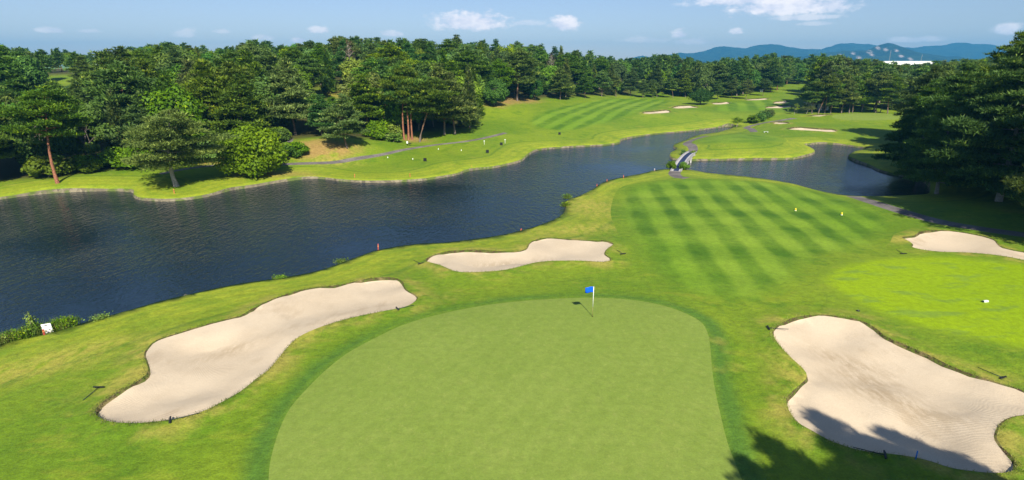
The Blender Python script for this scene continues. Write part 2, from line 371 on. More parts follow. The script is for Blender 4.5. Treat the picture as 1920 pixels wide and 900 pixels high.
# vertex normals over the whole sheet so that the pieces shade as one
fn = np.cross(V3[F[:, 1]]-V3[F[:, 0]], V3[F[:, 2]]-V3[F[:, 0]])
VN = np.zeros_like(V3)
for k in range(3): np.add.at(VN, F[:, k], fn)
VN /= np.maximum(np.linalg.norm(VN, axis=1, keepdims=True), 1e-9)
zone = np.full(len(F), 'ground', dtype=object)
for nme in ('fw1', 'fw2', 'fw3', 'tee', 'green3'):
    zone[inside(cen, dict(cons)[nme])] = nme
for i in range(len(paths)): zone[inside(cen, paths[i])] = 'path%d' % i
zone[inside(cen, green2)] = 'green2'; zone[inside(cen, green1)] = 'green1'
for i in range(len(bunkers)):
    zone[inside(cen, bunkers[i])] = 'lip%d' % i; zone[inside(cen, lips[i])] = 'bunker%d' % i
zl = inside(cen, LAKE); zone[zl] = 'bank'; deep = zl & inside(cen, cons[1][1]); zone[deep] = 'deep'
# attribute fields
near_bank = np.where(V2[:, 1] < 105, 1., 0.)
ATT = {'d_lake': np.where(dl < 0, -dl, 0), 'd_bunk': DB, 'd_green': dg}
# woodland floor and bare earth
WOODF = hit([(-240,356),(0,342),(60,336),(108,338),(150,327),(250,316),(300,312),(350,300),(430,288),(470,285),(520,268),(560,262),(620,258),(690,262),(720,262),(750,252),(790,248),(830,246),(888,240),(897,210),(905,197),(960,190),(1010,186),(1080,182),(1140,179),(1190,176)])
WOODL = np.vstack([WOODF, [(60, 300), (70, 420), (-150, 430), (-330, 330), (-330, 90), (-150, 88)]])
WOODR_F = hit([(1215,176),(1290,182),(1330,182),(1390,180),(1455,172),(1478,160)])
EARTH = [hit(q) for q in ([(560,268),(600,262),(660,270),(680,280),(640,292),(600,297),(565,294)], [(378,302),(400,292),(432,298),(436,307),(385,310)], [(905,197),(960,181),(1000,185),(1010,190),(975,192),(940,203)], [(620,168),(640,162),(650,172),(640,180),(625,177)], [(755,255),(790,258),(800,266),(770,266)], [(590,327),(440,330),(450,318),(500,322)])]
def blot(L):
    out = np.zeros(len(V2))
    for (px, py, ra, rb, ang) in L:
        c0 = hit([(px, py)])[0]; d = V2-c0; ca, sa = math.cos(ang), math.sin(ang); u_ = (d[:, 0]*ca+d[:, 1]*sa)/ra; v_ = (-d[:, 0]*sa+d[:, 1]*ca)/rb; out = np.maximum(out, np.exp(-(u_**2+v_**2)))
    return out
ATT['dryp'] = blot([(1488,706,2.2,1.2,1.4),(575,632,3.,.9,1.0),(1690,452,2.5,1.5,0),(300,640,2.,1.,.6),(1108,388,4.5,8.,.15),(245,712,2.2,1.,.8),(1080,430,6.,2.5,.2),(60,690,5.,2.,.6),(150,660,4.,1.5,.6),(985,468,2.5,.8,.2),(1780,684,3.,.5,-.5),(620,300,5,3,0)])
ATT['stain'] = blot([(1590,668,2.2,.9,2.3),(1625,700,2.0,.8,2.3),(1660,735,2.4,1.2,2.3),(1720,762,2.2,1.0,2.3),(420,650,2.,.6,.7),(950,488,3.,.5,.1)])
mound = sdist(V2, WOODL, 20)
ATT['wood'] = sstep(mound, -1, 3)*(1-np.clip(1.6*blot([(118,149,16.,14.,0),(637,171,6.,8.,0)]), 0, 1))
ea = np.zeros(len(V2))
for q in EARTH: ea = np.maximum(ea, sstep(sdist(V2, q, 12), -2.2, 1.2))
ATT['earth'] = ea

# ------------------------------------------------------------------ materials
MATS = {}
def material(name, fn):
    m = bpy.data.materials.new(name); m.use_nodes = True; t = NT(m.node_tree); t.n.clear()
    out = t.new('ShaderNodeOutputMaterial'); fn(t, out); MATS[name] = m; return m
def princ(t, out, colr, rough=.8, spec=.3, normal=None, metal=0.):
    b = t.new('ShaderNodeBsdfPrincipled'); t.put(b.inputs['Base Color'], colr); t.put(b.inputs['Roughness'], rough)
    b.inputs['Specular IOR Level'].default_value = spec; b.inputs['Metallic'].default_value = metal
    if normal is not None: t.l.new(normal, b.inputs['Normal'])
    t.l.new(b.outputs[0], out.inputs[0]); return b
def bump(t, h, dist, strength=1.):
    n = t.new('ShaderNodeBump'); n.inputs['Strength'].default_value = strength; n.inputs['Distance'].default_value = dist; t.l.new(h, n.inputs['Height']); return n.outputs[0]
def pos(t): return t.new('ShaderNodeNewGeometry').outputs['Position']
def stretch(t, p, sx, sy, rz=0.):
    mp = t.new('ShaderNodeMapping'); t.l.new(p, mp.inputs[0]); mp.inputs['Scale'].default_value = (sx, sy, 1); mp.inputs['Rotation'].default_value = (0, 0, rz); return mp.outputs[0]
def rough_base(t, p, big, mid):
    c = t.mix(t.ramp(big, .36, .64), (.105, .190, .012), (.165, .240, .017))
    c = t.mix(t.m('MULTIPLY', t.ramp(mid, .5, .72), .75), c, (.072, .158, .009))
    fl_ = t.noise(.8, 4, .65, stretch(t, p, .45, 1.2, .9)); c = t.mix(t.m('MULTIPLY', t.ramp(fl_, .52, .72), .5), c, (.220, .255, .034))
    return t.mix(t.m('MULTIPLY', t.ramp(t.noise(.5, 4, .65, stretch(t, p, .6, 1.2, -.4)), .56, .72), .55), c, (.062, .145, .010))
def grass_mat(kind):
    def f(t, out):
        p = pos(t)
        big = t.noise(.055, 4, .55, p); mid = t.noise(.33, 4, .6, p); fine = t.noise(2.2, 3, .65, p); vf = t.noise(11, 2, .7, p)
        if kind == 'rough':
            c = rough_base(t, p, big, mid)
            dk = t.attr('d_lake')
            strip = t.m('MULTIPLY', t.ramp(dk, 9., 3.5), t.ramp(mid, .25, .62))
            c = t.mix(t.m('MULTIPLY', strip, .8), c, (.265, .310, .030))
            dkw = t.m('ADD', dk, t.m('MULTIPLY', t.m('SUBTRACT', big, .5), 3.))
            cut = t.m('MULTIPLY', t.ramp(dkw, 6.6, 6.9), t.ramp(dkw, 7.6, 6.95))
            c = t.mix(t.m('MULTIPLY', cut, .6), c, (.055, .125, .012))
            # mown swathes that follow the shore
            sw = t.m('SINE', t.m('MULTIPLY', t.m('ADD', dk, t.m('MULTIPLY', mid, .8)), 3.6))
            c = t.mix(t.m('MULTIPLY', t.m('MULTIPLY', t.ramp(sw, -.2, .9), t.ramp(dk, 14., 8.)), .28), c, (.10, .19, .02))
            # ring cuts round the greens
            dgn = t.attr('d_green')
            band = t.m('MULTIPLY', t.ramp(t.m('ADD', dgn, t.m('MULTIPLY', t.m('SUBTRACT', mid, .5), 1.2)), 1.7, .5), t.ramp(t.noise(.11, 2, .5, p), .35, .6, .35, 1.))
            c = t.mix(t.m('MULTIPLY', band, .9), c, (.065, .150, .026))
            sw2 = t.ramp(t.m('SINE', t.m('MULTIPLY', t.m('ADD', dgn, t.m('MULTIPLY', big, 2.)), 2.4)), -.3, .7)
            c = t.mix(t.m('MULTIPLY', t.m('MULTIPLY', sw2, t.ramp(dgn, 7.5, 4.)), .30), c, (.155, .235, .018))
            # thin dry turf at the bunker edges and odd patches
            db = t.attr('d_bunk')
            dry = t.m('MULTIPLY', t.ramp(db, 2.4, .15), t.ramp(t.noise(.45, 3, .6, p), .42, .66))
            dry = t.m('MAXIMUM', dry, t.m('MULTIPLY', t.ramp(t.noise(.16, 4, .65, p), .60, .74), .55))
            c = t.mix(t.m('MULTIPLY', dry, .8), c, (.31, .27, .085))
            c = t.mix(t.m('MULTIPLY', t.m('MULTIPLY', t.attr('dryp'), t.ramp(t.noise(.9, 4, .7, stretch(t, p, 1.6, .6, .7)), .32, .6)), .85), c, (.35, .32, .085))
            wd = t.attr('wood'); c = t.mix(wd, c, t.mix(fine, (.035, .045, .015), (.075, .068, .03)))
            c = t.mix(t.m('MULTIPLY', t.attr('earth'), t.ramp(mid, .28, .5)), c, t.mix(fine, (.24, .165, .075), (.33, .23, .12)))
            bd = .05
        elif kind == 'fair':
            u = t.attr('su'); v = t.attr('sv'); wob = t.m('MULTIPLY', t.m('SUBTRACT', t.noise(.12, 3, .55, p), .5), .42)
            s1 = t.ramp(t.m('SINE', t.m('MULTIPLY', t.m('ADD', u, wob), 6.2832)), -.75, .75)
            s2 = t.ramp(t.m('SINE', t.m('MULTIPLY', t.m('ADD', v, wob), 6.2832)), -.9, .9)
            lightc = t.mix(t.ramp(big, .35, .65), (.135, .250, .016), (.180, .285, .030)); darkc = t.mix(t.ramp(mid, .3, .7), (.040, .110, .004), (.070, .155, .006))
            c = t.mix(t.m('MULTIPLY', t.m('ADD', t.m('MULTIPLY', s1, .66), t.m('MULTIPLY', s2, .36)), t.ramp(t.noise(.2, 4, .6, p), .3, .6, .52, 1.)), lightc, darkc)
            ed = t.attr('edge'); c = t.mix(t.ramp(t.m('ADD', ed, t.m('MULTIPLY', t.m('SUBTRACT', big, .5), 3.)), 3.2, .2), c, rough_base(t, p, big, mid))
            bd = .035
        elif kind == 'green':
            c = t.mix(t.ramp(big, .3, .7), (.188, .262, .044), (.212, .282, .056))
            c = t.mix(t.m('MULTIPLY', t.ramp(mid, .35, .75), .5), c, (.162, .240, .036))
            c = t.mix(t.m('MULTIPLY', t.ramp(t.noise(.9, 4, .7, p), .5, .75), .5), c, (.24, .295, .066))
            sx_ = t.new('ShaderNodeSeparateXYZ'); t.l.new(stretch(t, p, 1, 1, .5), sx_.inputs[0]); mw = t.ramp(t.m('SINE', t.m('MULTIPLY', sx_.outputs[0], 5.2)), -.5, .5)
            c = t.mix(t.m('MULTIPLY', t.m('MULTIPLY', mw, t.ramp(big, .3, .6)), .16), c, (.150, .225, .030))
            sp_ = t.noise(4.5, 3, .75, stretch(t, p, 1., .7, .2)); c = t.mix(t.m('MULTIPLY', t.ramp(sp_, .56, .72), .45), c, (.29, .33, .085)); c = t.mix(t.m('MULTIPLY', t.ramp(t.noise(3.1, 3, .75, p), .58, .74), .4), c, (.12, .205, .030))
            bd = .012
        else:      # the brighter spare green
            c = t.mix(t.ramp(big, .3, .7), (.190, .300, .002), (.225, .330, .003))
            pat = t.noise(.55, 3, .55, stretch(t, p, .55, 1.3, .3))
            c = t.mix(t.m('MULTIPLY', t.ramp(pat, .52, .66), .7), c, (.140, .235, .045))
            c = t.mix(t.ramp(t.m('ADD', t.attr('edge'), t.m('MULTIPLY', t.m('SUBTRACT', mid, .5), 1.5)), 1.6, .0), c, rough_base(t, p, big, mid))
            bd = .02
        grain = t.m('ADD', t.m('MULTIPLY', fine, .5), t.m('MULTIPLY', vf, .5))
        amt = {'rough': (.62, 1.38), 'fair': (.68, 1.32), 'green': (.80, 1.20), 'green2': (.72, 1.28)}[kind]
        c = t.mix(1., c, t.ramp(grain, .3, .7, *amt, smooth=False), 'MULTIPLY')
        c = t.mix(1., c, (1.08, 1.035, .62) if kind != 'green' else (.97, .95, .80), 'MULTIPLY')
        hh = t.m('ADD', t.m('MULTIPLY', fine, 1.4), t.m('MULTIPLY', vf, .5))
        princ(t, out, c, .75, .22, bump(t, hh, bd))
    return material('grass_'+kind, f)
for k in ('rough', 'fair', 'green', 'green2'): grass_mat(k)
def f_sand(t, out):
    p = pos(t); big = t.noise(.22, 4, .6, p); wet = t.noise(.16, 3, .6, p)
    c = t.mix(t.ramp(big, .3, .7), (.515, .412, .280), (.58, .470, .325))
    c = t.mix(t.m('MULTIPLY', t.ramp(t.m('ADD', t.m('MULTIPLY', wet, .7), t.m('MULTIPLY', t.noise(.9, 4, .7, stretch(t, p, 1.6, .5, .5)), .3)), .54, .66), .5), c, (.39, .295, .185))
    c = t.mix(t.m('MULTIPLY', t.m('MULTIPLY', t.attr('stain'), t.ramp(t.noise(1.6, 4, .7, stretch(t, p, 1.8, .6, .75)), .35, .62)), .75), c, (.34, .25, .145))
    # rake furrows in sweeping arcs
    warp = t.noise(.07, 2, .5, p); dv = t.new('ShaderNodeVectorMath', operation='MULTIPLY_ADD')
    cmb = t.new('ShaderNodeCombineXYZ'); t.l.new(warp, cmb.inputs[0]); t.l.new(t.noise(.09, 2, .5, p), cmb.inputs[1])
    t.l.new(cmb.outputs[0], dv.inputs[0]); dv.inputs[1].default_value = (16, 16, 0); t.l.new(p, dv.inputs[2])
    wv = t.new('ShaderNodeTexWave', wave_type='RINGS'); t.l.new(dv.outputs[0], wv.inputs[0]); wv.inputs['Scale'].default_value = 2.1; wv.inputs['Distortion'].default_value = 1.5; wv.inputs['Detail'].default_value = 2
    fine = t.noise(6, 3, .7, p); foot = t.noise(1.6, 3, .6, p)
    c = t.mix(t.m('MULTIPLY', t.m('MULTIPLY', t.ramp(wv.outputs['Fac'], .55, .95), t.ramp(t.noise(.25, 2, .5, p), .45, .7)), .16), c, (.42, .325, .23))
    c = t.mix(1., c, t.ramp(t.noise(26, 2, .6, p), .3, .7, .9, 1.1), 'MULTIPLY')
    h = t.m('ADD', t.m('ADD', t.m('MULTIPLY', t.m('MULTIPLY', wv.outputs['Fac'], t.ramp(t.noise(.25, 2, .5, p), .40, .65)), .34), t.m('MULTIPLY', fine, .7)), t.m('MULTIPLY', foot, 1.2))
    princ(t, out, c, .92, .15, bump(t, h, .014))
material('sand', f_sand)
def f_lip(t, out):
    p = pos(t); nn = t.noise(3.5, 4, .7, p)
    c = t.mix(t.ramp(nn, .38, .62), (.085, .055, .032), (.10, .14, .02))
    princ(t, out, t.mix(t.ramp(t.noise(.9, 2, .6, p), .5, .7), c, (.22, .17, .07)), .95, .1, bump(t, nn, .08))
material('turf_edge', f_lip)
def f_path(t, out):
    p = pos(t); nn = t.noise(5, 4, .7, p)
    c = t.mix(t.ramp(t.noise(.35, 3, .6, p), .35, .65), (.12, .105, .095), (.20, .175, .155))
    princ(t, out, t.mix(1., c, t.ramp(nn, .3, .7, .8, 1.2), 'MULTIPLY'), .9, .2, bump(t, nn, .02))
material('cart_path', f_path)
def f_bank(t, out):
    p = pos(t); vo = t.new('ShaderNodeTexVoronoi'); vo.inputs['Scale'].default_value = 1.7; t.l.new(p, vo.inputs['Vector'])
    c = t.mix(vo.outputs['Color'], (.10, .085, .055), (.26, .22, .14))
    c = t.mix(t.ramp(t.noise(.5, 3, .6, p), .45, .6), c, (.10, .13, .03))
    princ(t, out, c, .9, .2, bump(t, vo.outputs['Distance'], .12))
material('bank_stone', f_bank)
def f_water(t, out):
    p = pos(t)
    a = t.noise(1.15, 3, .6, stretch(t, p, 1.5, .72, .35)); b = t.noise(3.8, 2, .6, stretch(t, p, 1.3, .8, -.25)); big = t.noise(.035, 3, .55, p)
    h = t.m('ADD', t.m('MULTIPLY', a, 1.), t.m('MULTIPLY', b, .30))
    calm = t.ramp(big, .32, .64, .24, .85)
    n = t.new('ShaderNodeBump'); n.inputs['Distance'].default_value = .26; t.l.new(calm, n.inputs['Strength']); t.l.new(h, n.inputs['Height'])
    bsdf = princ(t, out, (.009, .019, .028), .06, .5, n.outputs[0]); bsdf.inputs['IOR'].default_value = 1.333
material('water', f_water)
def simple(name, colr, rough=.6, spec=.4, var=.12, scale=8., metal=0.):
    def f(t, out):
        p = t.new('ShaderNodeTexCoord').outputs['Object']; nn = t.noise(scale, 4, .6, p)
        c = t.mix(1., colr, t.ramp(nn, .3, .7, 1-var, 1+var), 'MULTIPLY'); princ(t, out, c, rough, spec, bump(t, nn, .004), metal)
    return material(name, f)
simple('white_paint', (.78, .77, .74), .5, var=.06); simple('pole_dark', (.20, .19, .05), .5); simple('flag_blue', (.005, .10, .72), .7, .1, .15, 3.)
simple('red_paint', (.42, .07, .05), .6, var=.2); simple('orange_paint', (.62, .22, .07), .6, var=.2); simple('black_plastic', (.012, .013, .014), .5); simple('rake_green', (.012, .03, .028), .5)
simple('yellow_paint', (.72, .58, .02), .5); simple('sign_red', (.62, .10, .08), .6); simple('sign_dark', (.05, .045, .03), .6); simple('sign_post', (.03, .13, .14), .5)
simple('concrete', (.43, .41, .39), .85, .2, .18, 3.); simple('kerb_grey', (.33, .32, .32), .8, .2, .2, 3.); simple('carpet_blue', (.030, .045, .095), .95, .05, .3, 12.); simple('blue_paint', (.03, .2, .55), .5); simple('grey_roof', (.40, .36, .34), .8, .2); simple('white_wall', (.80, .78, .74), .7, .2, .06, .3); simple('hole_dark', (.01, .01, .008), .9, .05); simple('steel', (.35, .36, .37), .5, .5, .1, 4., .6)
LEAFK = (1.42, 1.52, .92)
def leaf_mat(name, dark, light, tip, trans=.22):
    if not name.startswith('blade') and 'brown' not in name: dark, light, tip = [tuple(a*b for a, b in zip(q, LEAFK)) for q in (dark, light, tip)]; trans += .1
    if name == 'needles_bright': dark, light, tip = [tuple(a*1.15 for a in q) for q in (dark, light, tip)]
    def f(t, out):
        sh = t.attr('shade'); rnd = t.new('ShaderNodeObjectInfo').outputs['Random']
        c = t.mix(sh, dark, light); c = t.mix(t.ramp(sh, .8, 1.), c, tip)
        hs = t.new('ShaderNodeHueSaturation'); t.l.new(t.ramp(rnd, 0, 1, .464, .511, False), hs.inputs['Hue'])
        t.l.new(t.ramp(t.m('FRACT', t.m('MULTIPLY', rnd, 7.13)), 0, 1, .76, 1.28, False), hs.inputs['Value']); t.l.new(t.ramp(t.m('FRACT', t.m('MULTIPLY', rnd, 3.71)), 0, 1, .85, 1.1, False), hs.inputs['Saturation']); t.l.new(c, hs.inputs['Color'])
        b = t.new('ShaderNodeBsdfPrincipled'); t.l.new(hs.outputs[0], b.inputs['Base Color']); b.inputs['Roughness'].default_value = .6; b.inputs['Specular IOR Level'].default_value = .25
        tr = t.new('ShaderNodeBsdfTranslucent'); t.l.new(hs.outputs[0], tr.inputs[0]); mxs = t.new('ShaderNodeMixShader'); mxs.inputs[0].default_value = trans
        t.l.new(b.outputs[0], mxs.inputs[1]); t.l.new(tr.outputs[0], mxs.inputs[2]); t.l.new(mxs.outputs[0], out.inputs[0])
    return material(name, f)
leaf_mat('needles', (.034, .072, .013), (.100, .165, .024), (.205, .262, .034), .2)
leaf_mat('needles_blue', (.026, .066, .020), (.066, .130, .030), (.130, .195, .036), .2)
leaf_mat('leaves', (.034, .088, .011), (.090, .178, .017), (.170, .255, .024), .25)
leaf_mat('leaves_light', (.062, .122, .009), (.145, .230, .016), (.230, .300, .024), .25)
leaf_mat('leaves_dark', (.024, .068, .013), (.062, .132, .018), (.118, .190, .023), .25)
leaf_mat('needles_bright', (.045, .105, .012), (.110, .200, .018), (.20, .29, .028), .25)
leaf_mat('leaves_deep', (.012, .038, .012), (.030, .070, .018), (.06, .10, .022), .2)
leaf_mat('needles_brown', (.10, .055, .03), (.17, .10, .05), (.22, .15, .08), .15)
leaf_mat('blade', (.06, .13, .012), (.15, .22, .03), (.30, .27, .09), .3)
leaf_mat('blade_dry', (.14, .15, .03), (.28, .25, .08), (.38, .32, .14), .3)
def f_bark(t, out):
    tcn = t.new('ShaderNodeTexCoord'); sepn = t.new('ShaderNodeSeparateXYZ'); t.l.new(tcn.outputs['Object'], sepn.inputs[0])
    nn = t.noise(6, 4, .7, stretch(t, tcn.outputs['Object'], 1, 1)); c = t.mix(t.ramp(t.m('ADD', sepn.outputs[2], t.m('MULTIPLY', nn, 2.5)), 1.6, 5.), (.17, .135, .11), (.24, .13, .08))
    princ(t, out, t.mix(1., c, t.ramp(nn, .3, .7, .6, 1.35), 'MULTIPLY'), .9, .15, bump(t, nn, .06))
material('bark_pine', f_bark)
simple('bark_red', (.27, .115, .065), .9, .1, .4, 4.)
simple('bark_grey', (.16, .135, .11), .9, .1, .35, 5.); simple('bark_pale', (.33, .28, .23), .9, .1, .3, 5.)
print('mats', round(time.time()-T0, 1))

# ------------------------------------------------------------------ ground pieces
def piece(name, z, mat, attrs=None, parent=None, edge=None):
    sel = np.where(zone == z)[0] if isinstance(z, str) else np.where(np.isin(zone, z))[0]
    if not len(sel): return None
    f = F[sel]; u, inv = np.unique(f.ravel(), return_inverse=True)
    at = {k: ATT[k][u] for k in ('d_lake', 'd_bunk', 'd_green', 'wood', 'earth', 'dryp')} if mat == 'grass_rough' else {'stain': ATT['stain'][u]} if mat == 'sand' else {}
    if attrs: at.update({k: fn(V2[u]) for k, fn in attrs.items()})
    if edge is not None: at['edge'] = np.maximum(sdist(V2[u], edge, 12), 0)
    me = mk_mesh(name, V3[u], inv.reshape(-1, 3), MATS[mat], True, at)
    me.normals_split_custom_set_from_vertices(VN[u].astype(float).tolist())
    return link(name, me, parent)
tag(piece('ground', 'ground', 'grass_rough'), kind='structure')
def lin(p0, p1, pitch):
    """stripe coordinate across the line p0-p1 (photo pixels on the terrain)"""
    a, b = hit([p0, p1]); d = (b-a)/np.linalg.norm(b-a); nn = np.array([d[1], -d[0]]); 
    return (lambda P: ((P-a)@nn)/pitch), (lambda P: ((P-a)@d)/(pitch*2.1))
u1, v1 = lin((1225,346), (1314,479), 3.9); u2, v2 = lin((1041,237), (1110,205), 5.2); u3, v3 = lin((1365,206), (1362,190), 7.)
off = lambda fn, o: (lambda P: fn(P)+o)
tag(piece('fairway', 'fw1', 'grass_fair', {'su': off(u1, .25), 'sv': v1}, edge=fw1), 'near fairway mown in broad dark and light stripes beside the lake', kind='structure')
tag(piece('fairway', 'fw2', 'grass_fair', {'su': u2, 'sv': lambda P: P[:, 0]*0}, edge=fw2), 'far fairway with diagonal mowing stripes below the wooded hill', kind='structure')
tag(piece('fairway', 'fw3', 'grass_fair', {'su': u3, 'sv': lambda P: P[:, 0]*0}, edge=fw3), 'far fairway patch between the distant sand bunkers', kind='structure')
tag(piece('putting_green', 'green1', 'grass_green'), 'smooth pale putting green around the blue flag', kind='structure')
tag(piece('putting_green', 'green2', 'grass_green2', edge=green2), 'bright yellow-green spare putting green beside the large bunker', kind='structure')
tag(piece('putting_green', 'green3', 'grass_green'), 'distant putting green in front of the far pine row', kind='structure')
tag(piece('tee_ground', 'tee', 'grass_fair', {'su': lambda P: P[:, 0]*0, 'sv': lambda P: P[:, 0]*0}, edge=tee), 'raised oval tee on the spit across the bridge', kind='structure')
for i in range(len(paths)): tag(piece('cart_path', 'path%d' % i, 'cart_path'), kind='structure')
tag(piece('lake_bank', 'bank', 'bank_stone'), kind='structure')
BL = ['long kidney-shaped sand bunker on the lake side of the putting green', 'bone-shaped sand bunker behind the flag near the lake', 'large sand bunker crossed by a tree shadow beside the putting green', 'sand bunker below the shaded cart path by the big pines',
      'far sand bunker lowest on the slope of the far fairway', 'far sand bunker in front of the lone round tree', 'far sand bunker just beyond the lone round tree', 'thin far sand bunker highest before the wood', 'smaller of two far sand bunkers side by side', 'larger of two far sand bunkers side by side', 'long pale sand bunker on the slope above the pond inlet', 'small far sand bunker beside the cart path on the spit', 'sand bunker at the foot of the far pine row', 'sand bunker half hidden among the far pines']
GRASS_V = {}
def blades(P, hmin, hmax, wid, rs, lean=.5):
    m_ = len(P); th = rs.uniform(0, 2*math.pi, m_); h_ = rs.uniform(hmin, hmax, m_); ln = rs.uniform(0, lean, m_)*h_; la = rs.uniform(0, 2*math.pi, m_)
    sx = np.stack([np.cos(th), np.sin(th), 0*th], 1)*wid*rs.uniform(.6, 1.3, m_)[:, None]
    tip = P+np.stack([np.cos(la)*ln, np.sin(la)*ln, h_], 1)
    Vv = np.stack([P-sx/2, P+sx/2, tip], 1).reshape(-1, 3); Fv = np.arange(len(Vv)).reshape(-1, 3); sh = np.repeat(rs.uniform(0, 1, m_), 3)
    return Vv, Fv, sh
ins_z = lambda P: base_z(P[:, 0], P[:, 1])
from_V = None
def nearest_z(P):
    out = np.empty(len(P))
    for i in range(0, len(P), 1500):
        d = ((P[i:i+1500, None]-V2c[None])**2).sum(-1); out[i:i+1500] = Zc[d.argmin(1)]
    return out
for i in range(len(bunkers)):
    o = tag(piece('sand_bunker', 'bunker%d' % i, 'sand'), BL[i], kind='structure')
    if o is None: continue
    piece('turf_edge', 'lip%d' % i, 'turf_edge', parent=o)
    if i < 4:
        b = bunkers[i]; near = sdist(V2, b, 3) > -2.5; V2c, Zc = V2[near & (sdist(V2, b, 3) <= .001)], Z[near & (sdist(V2, b, 3) <= .001)]
        rs = np.random.default_rng(50+i); k = 34
        P0 = np.repeat(b, k, 0)+rs.normal(0, .12, (len(b)*k, 2))+np.repeat(np.roll(b, -1, 0)-b, k, 0)*rs.uniform(0, 1, (len(b)*k, 1))
        ok = ~inside(P0, lips[i]); P0 = P0[ok]; dens = fbm(P0[:, 0]/2.2, P0[:, 1]/2.2, 3, 9); P0 = P0[dens+rs.uniform(-.15, .15, len(P0)) > .40]
        if len(P0) > 9000: P0 = P0[rs.permutation(len(P0))[:9000]]
        bv, bf, bs = blades(np.column_stack([P0, nearest_z(P0)-.02]), .05, .15, .03, rs, 1.1)
        tag(link('lip_grass', mk_mesh('lip_grass', bv, bf, MATS['blade_dry' if i == 2 else 'blade'], False, {'shade': bs}), o), kind='stuff')
sel = np.where(zl)[0]; fu, inv = np.unique(F[sel].ravel(), return_inverse=True); wv = V3[fu].copy(); wv[:, 2] = 0
tag(link('lake_water', mk_mesh('lake_water', wv, inv.reshape(-1, 3), MATS['water'], True)), kind='structure')
print('ground', round(time.time()-T0, 1))

# ------------------------------------------------------------------ trees
def unit(v): return v/np.maximum(np.linalg.norm(v, axis=-1, keepdims=True), 1e-9)
def sprays(C, D, L, Wd, rs):
    """pointed sprays: triangle with its base at C, tip along D, lying flat-ish"""
    m_ = len(C); D = unit(D); up = np.tile([0, 0, 1.], (m_, 1))+rs.normal(0, .45, (m_, 3)); S = unit(np.cross(D, up))
    Lr = L*rs.uniform(.6, 1.3, (m_, 1)); Wr = Wd*rs.uniform(.6, 1.3, (m_, 1))
    return np.stack([C-S*Wr/2, C+S*Wr/2, C+D*Lr], 1).reshape(-1, 3)
def plates(C, N, size, rs):
    m_ = len(C); N = unit(N); t = unit(np.cross(N, rs.normal(0, 1, (m_, 3)))); b = np.cross(N, t); s = size*rs.uniform(.55, 1.35, (m_, 1))
    return np.stack([C-t*s*.5, C+b*s*.33+t*s*.1, C+t*s*.55, C-b*s*.33+t*s*.05], 1).reshape(-1, 3)
def trunk_path(rs, h, bend, nseg=9, lean=0.):
    ph = rs.uniform(0, 6.28); zs = np.linspace(0, 1, nseg)
    a = bend*np.sin(zs*3.1+ph)-bend*math.sin(ph); b = bend*.7*np.sin(zs*4.3+ph*1.7)-bend*.7*math.sin(ph*1.7)
    return np.column_stack([(a+lean*zs)*1., b, zs*h])
def make_pine(seed, h=13., cs=.42, Rm=4.0, shape='spread', nl=22, tuft=46, L=.55, Wd=.26, bend=.5, r0=.22, lean=0., lowz=0):
    rs = np.random.default_rng(seed); tp = trunk_path(rs, h, bend, 10, lean); at = lambda t: np.array([np.interp(t, np.linspace(0, 1, 10), tp[:, k]) for k in range(3)])
    mb = MB(); mb.tube([tuple(p) for p in np.vstack([tp[0]-[0, 0, .6], tp])], [r0*1.35]+[r0*(1-.86*i/9)*(1.25 if i == 0 else 1) for i in range(10)], 8)
    pads = []
    for i in range(nl):
        u = (i+rs.uniform(0, .9))/nl; t = cs+(1-cs)*u*.97
        if shape == 'spread': pr = (1-u)**.5*(.75+.25*math.sin(u*3.1+.5))
        elif shape == 'umbrella': pr = math.sin((u*.72+.28)*math.pi)**.7
        else: pr = (1-u)**.85
        ln = max(.6, Rm*pr*rs.uniform(.62, 1.12)); a = i*2.399+rs.uniform(-.5, .5); p0 = at(t)
        rise = ln*rs.uniform(.02, .34)*(1 if u > .3 else .6)-(lowz*ln if u < .25 else 0)
        d = np.array([math.cos(a), math.sin(a), 0]); mid = p0+d*ln*.5+[0, 0, rise*.3]; end = p0+d*ln+[0, 0, rise]
        mb.tube([tuple(p0), tuple(mid), tuple(end)], [r0*.30*(1-.6*u), r0*.2*(1-.6*u), .02], 4, False)
        side = np.array([-d[1], d[0], 0])
        for fr in (.5, .78, 1.0):
            for sg in ((-1, 1) if ln > 1.6 else (0,)):
                c = p0+d*ln*fr+[0, 0, rise*fr**2]+side*sg*ln*rs.uniform(.10, .30)*(1.25-fr*.5)+[0, 0, rs.uniform(-.15, .25)]
                pads.append((*c, (.50+.19*ln)*rs.uniform(.75, 1.25)))
    for k in range(4):
        e = tp[-1]+np.r_[rs.normal(0, .35, 2), rs.uniform(-.5, .35)]; pads.append((*e, rs.uniform(.45, .75)))
    pads = np.array(pads); m_ = np.maximum(8, (tuft*(pads[:, 3]/1.0)**1.8)).astype(int); idx = np.repeat(np.arange(len(pads)), m_); rad = pads[idx, 3]
    q = np.sqrt(rs.uniform(0, 1, len(idx))); ang = rs.uniform(0, 6.2832, len(idx)); wob = 1+.28*np.sin(ang*3+idx*1.3)
    o = np.column_stack([np.cos(ang)*q*rad*wob, np.sin(ang)*q*rad*wob, (1-q**2)*rad*.42*rs.uniform(.2, 1., len(idx))-rad*.10*rs.uniform(0, 1, len(idx))])
    C = pads[idx, :3]+o; D = np.column_stack([np.cos(ang), np.sin(ang), rs.uniform(.05, 1.0, len(idx))])+rs.normal(0, .45, (len(idx), 3))
    Vv = sprays(C, D, L, Wd, rs); Fv = np.arange(len(Vv)).reshape(-1, 3)
    pr_ = rs.uniform(0, 1, len(pads)); sh = np.clip(.25+.5*pr_[idx]+rs.uniform(-.28, .32, len(idx)), 0, 1)
    return mb, Vv, Fv, np.repeat(sh, 3)
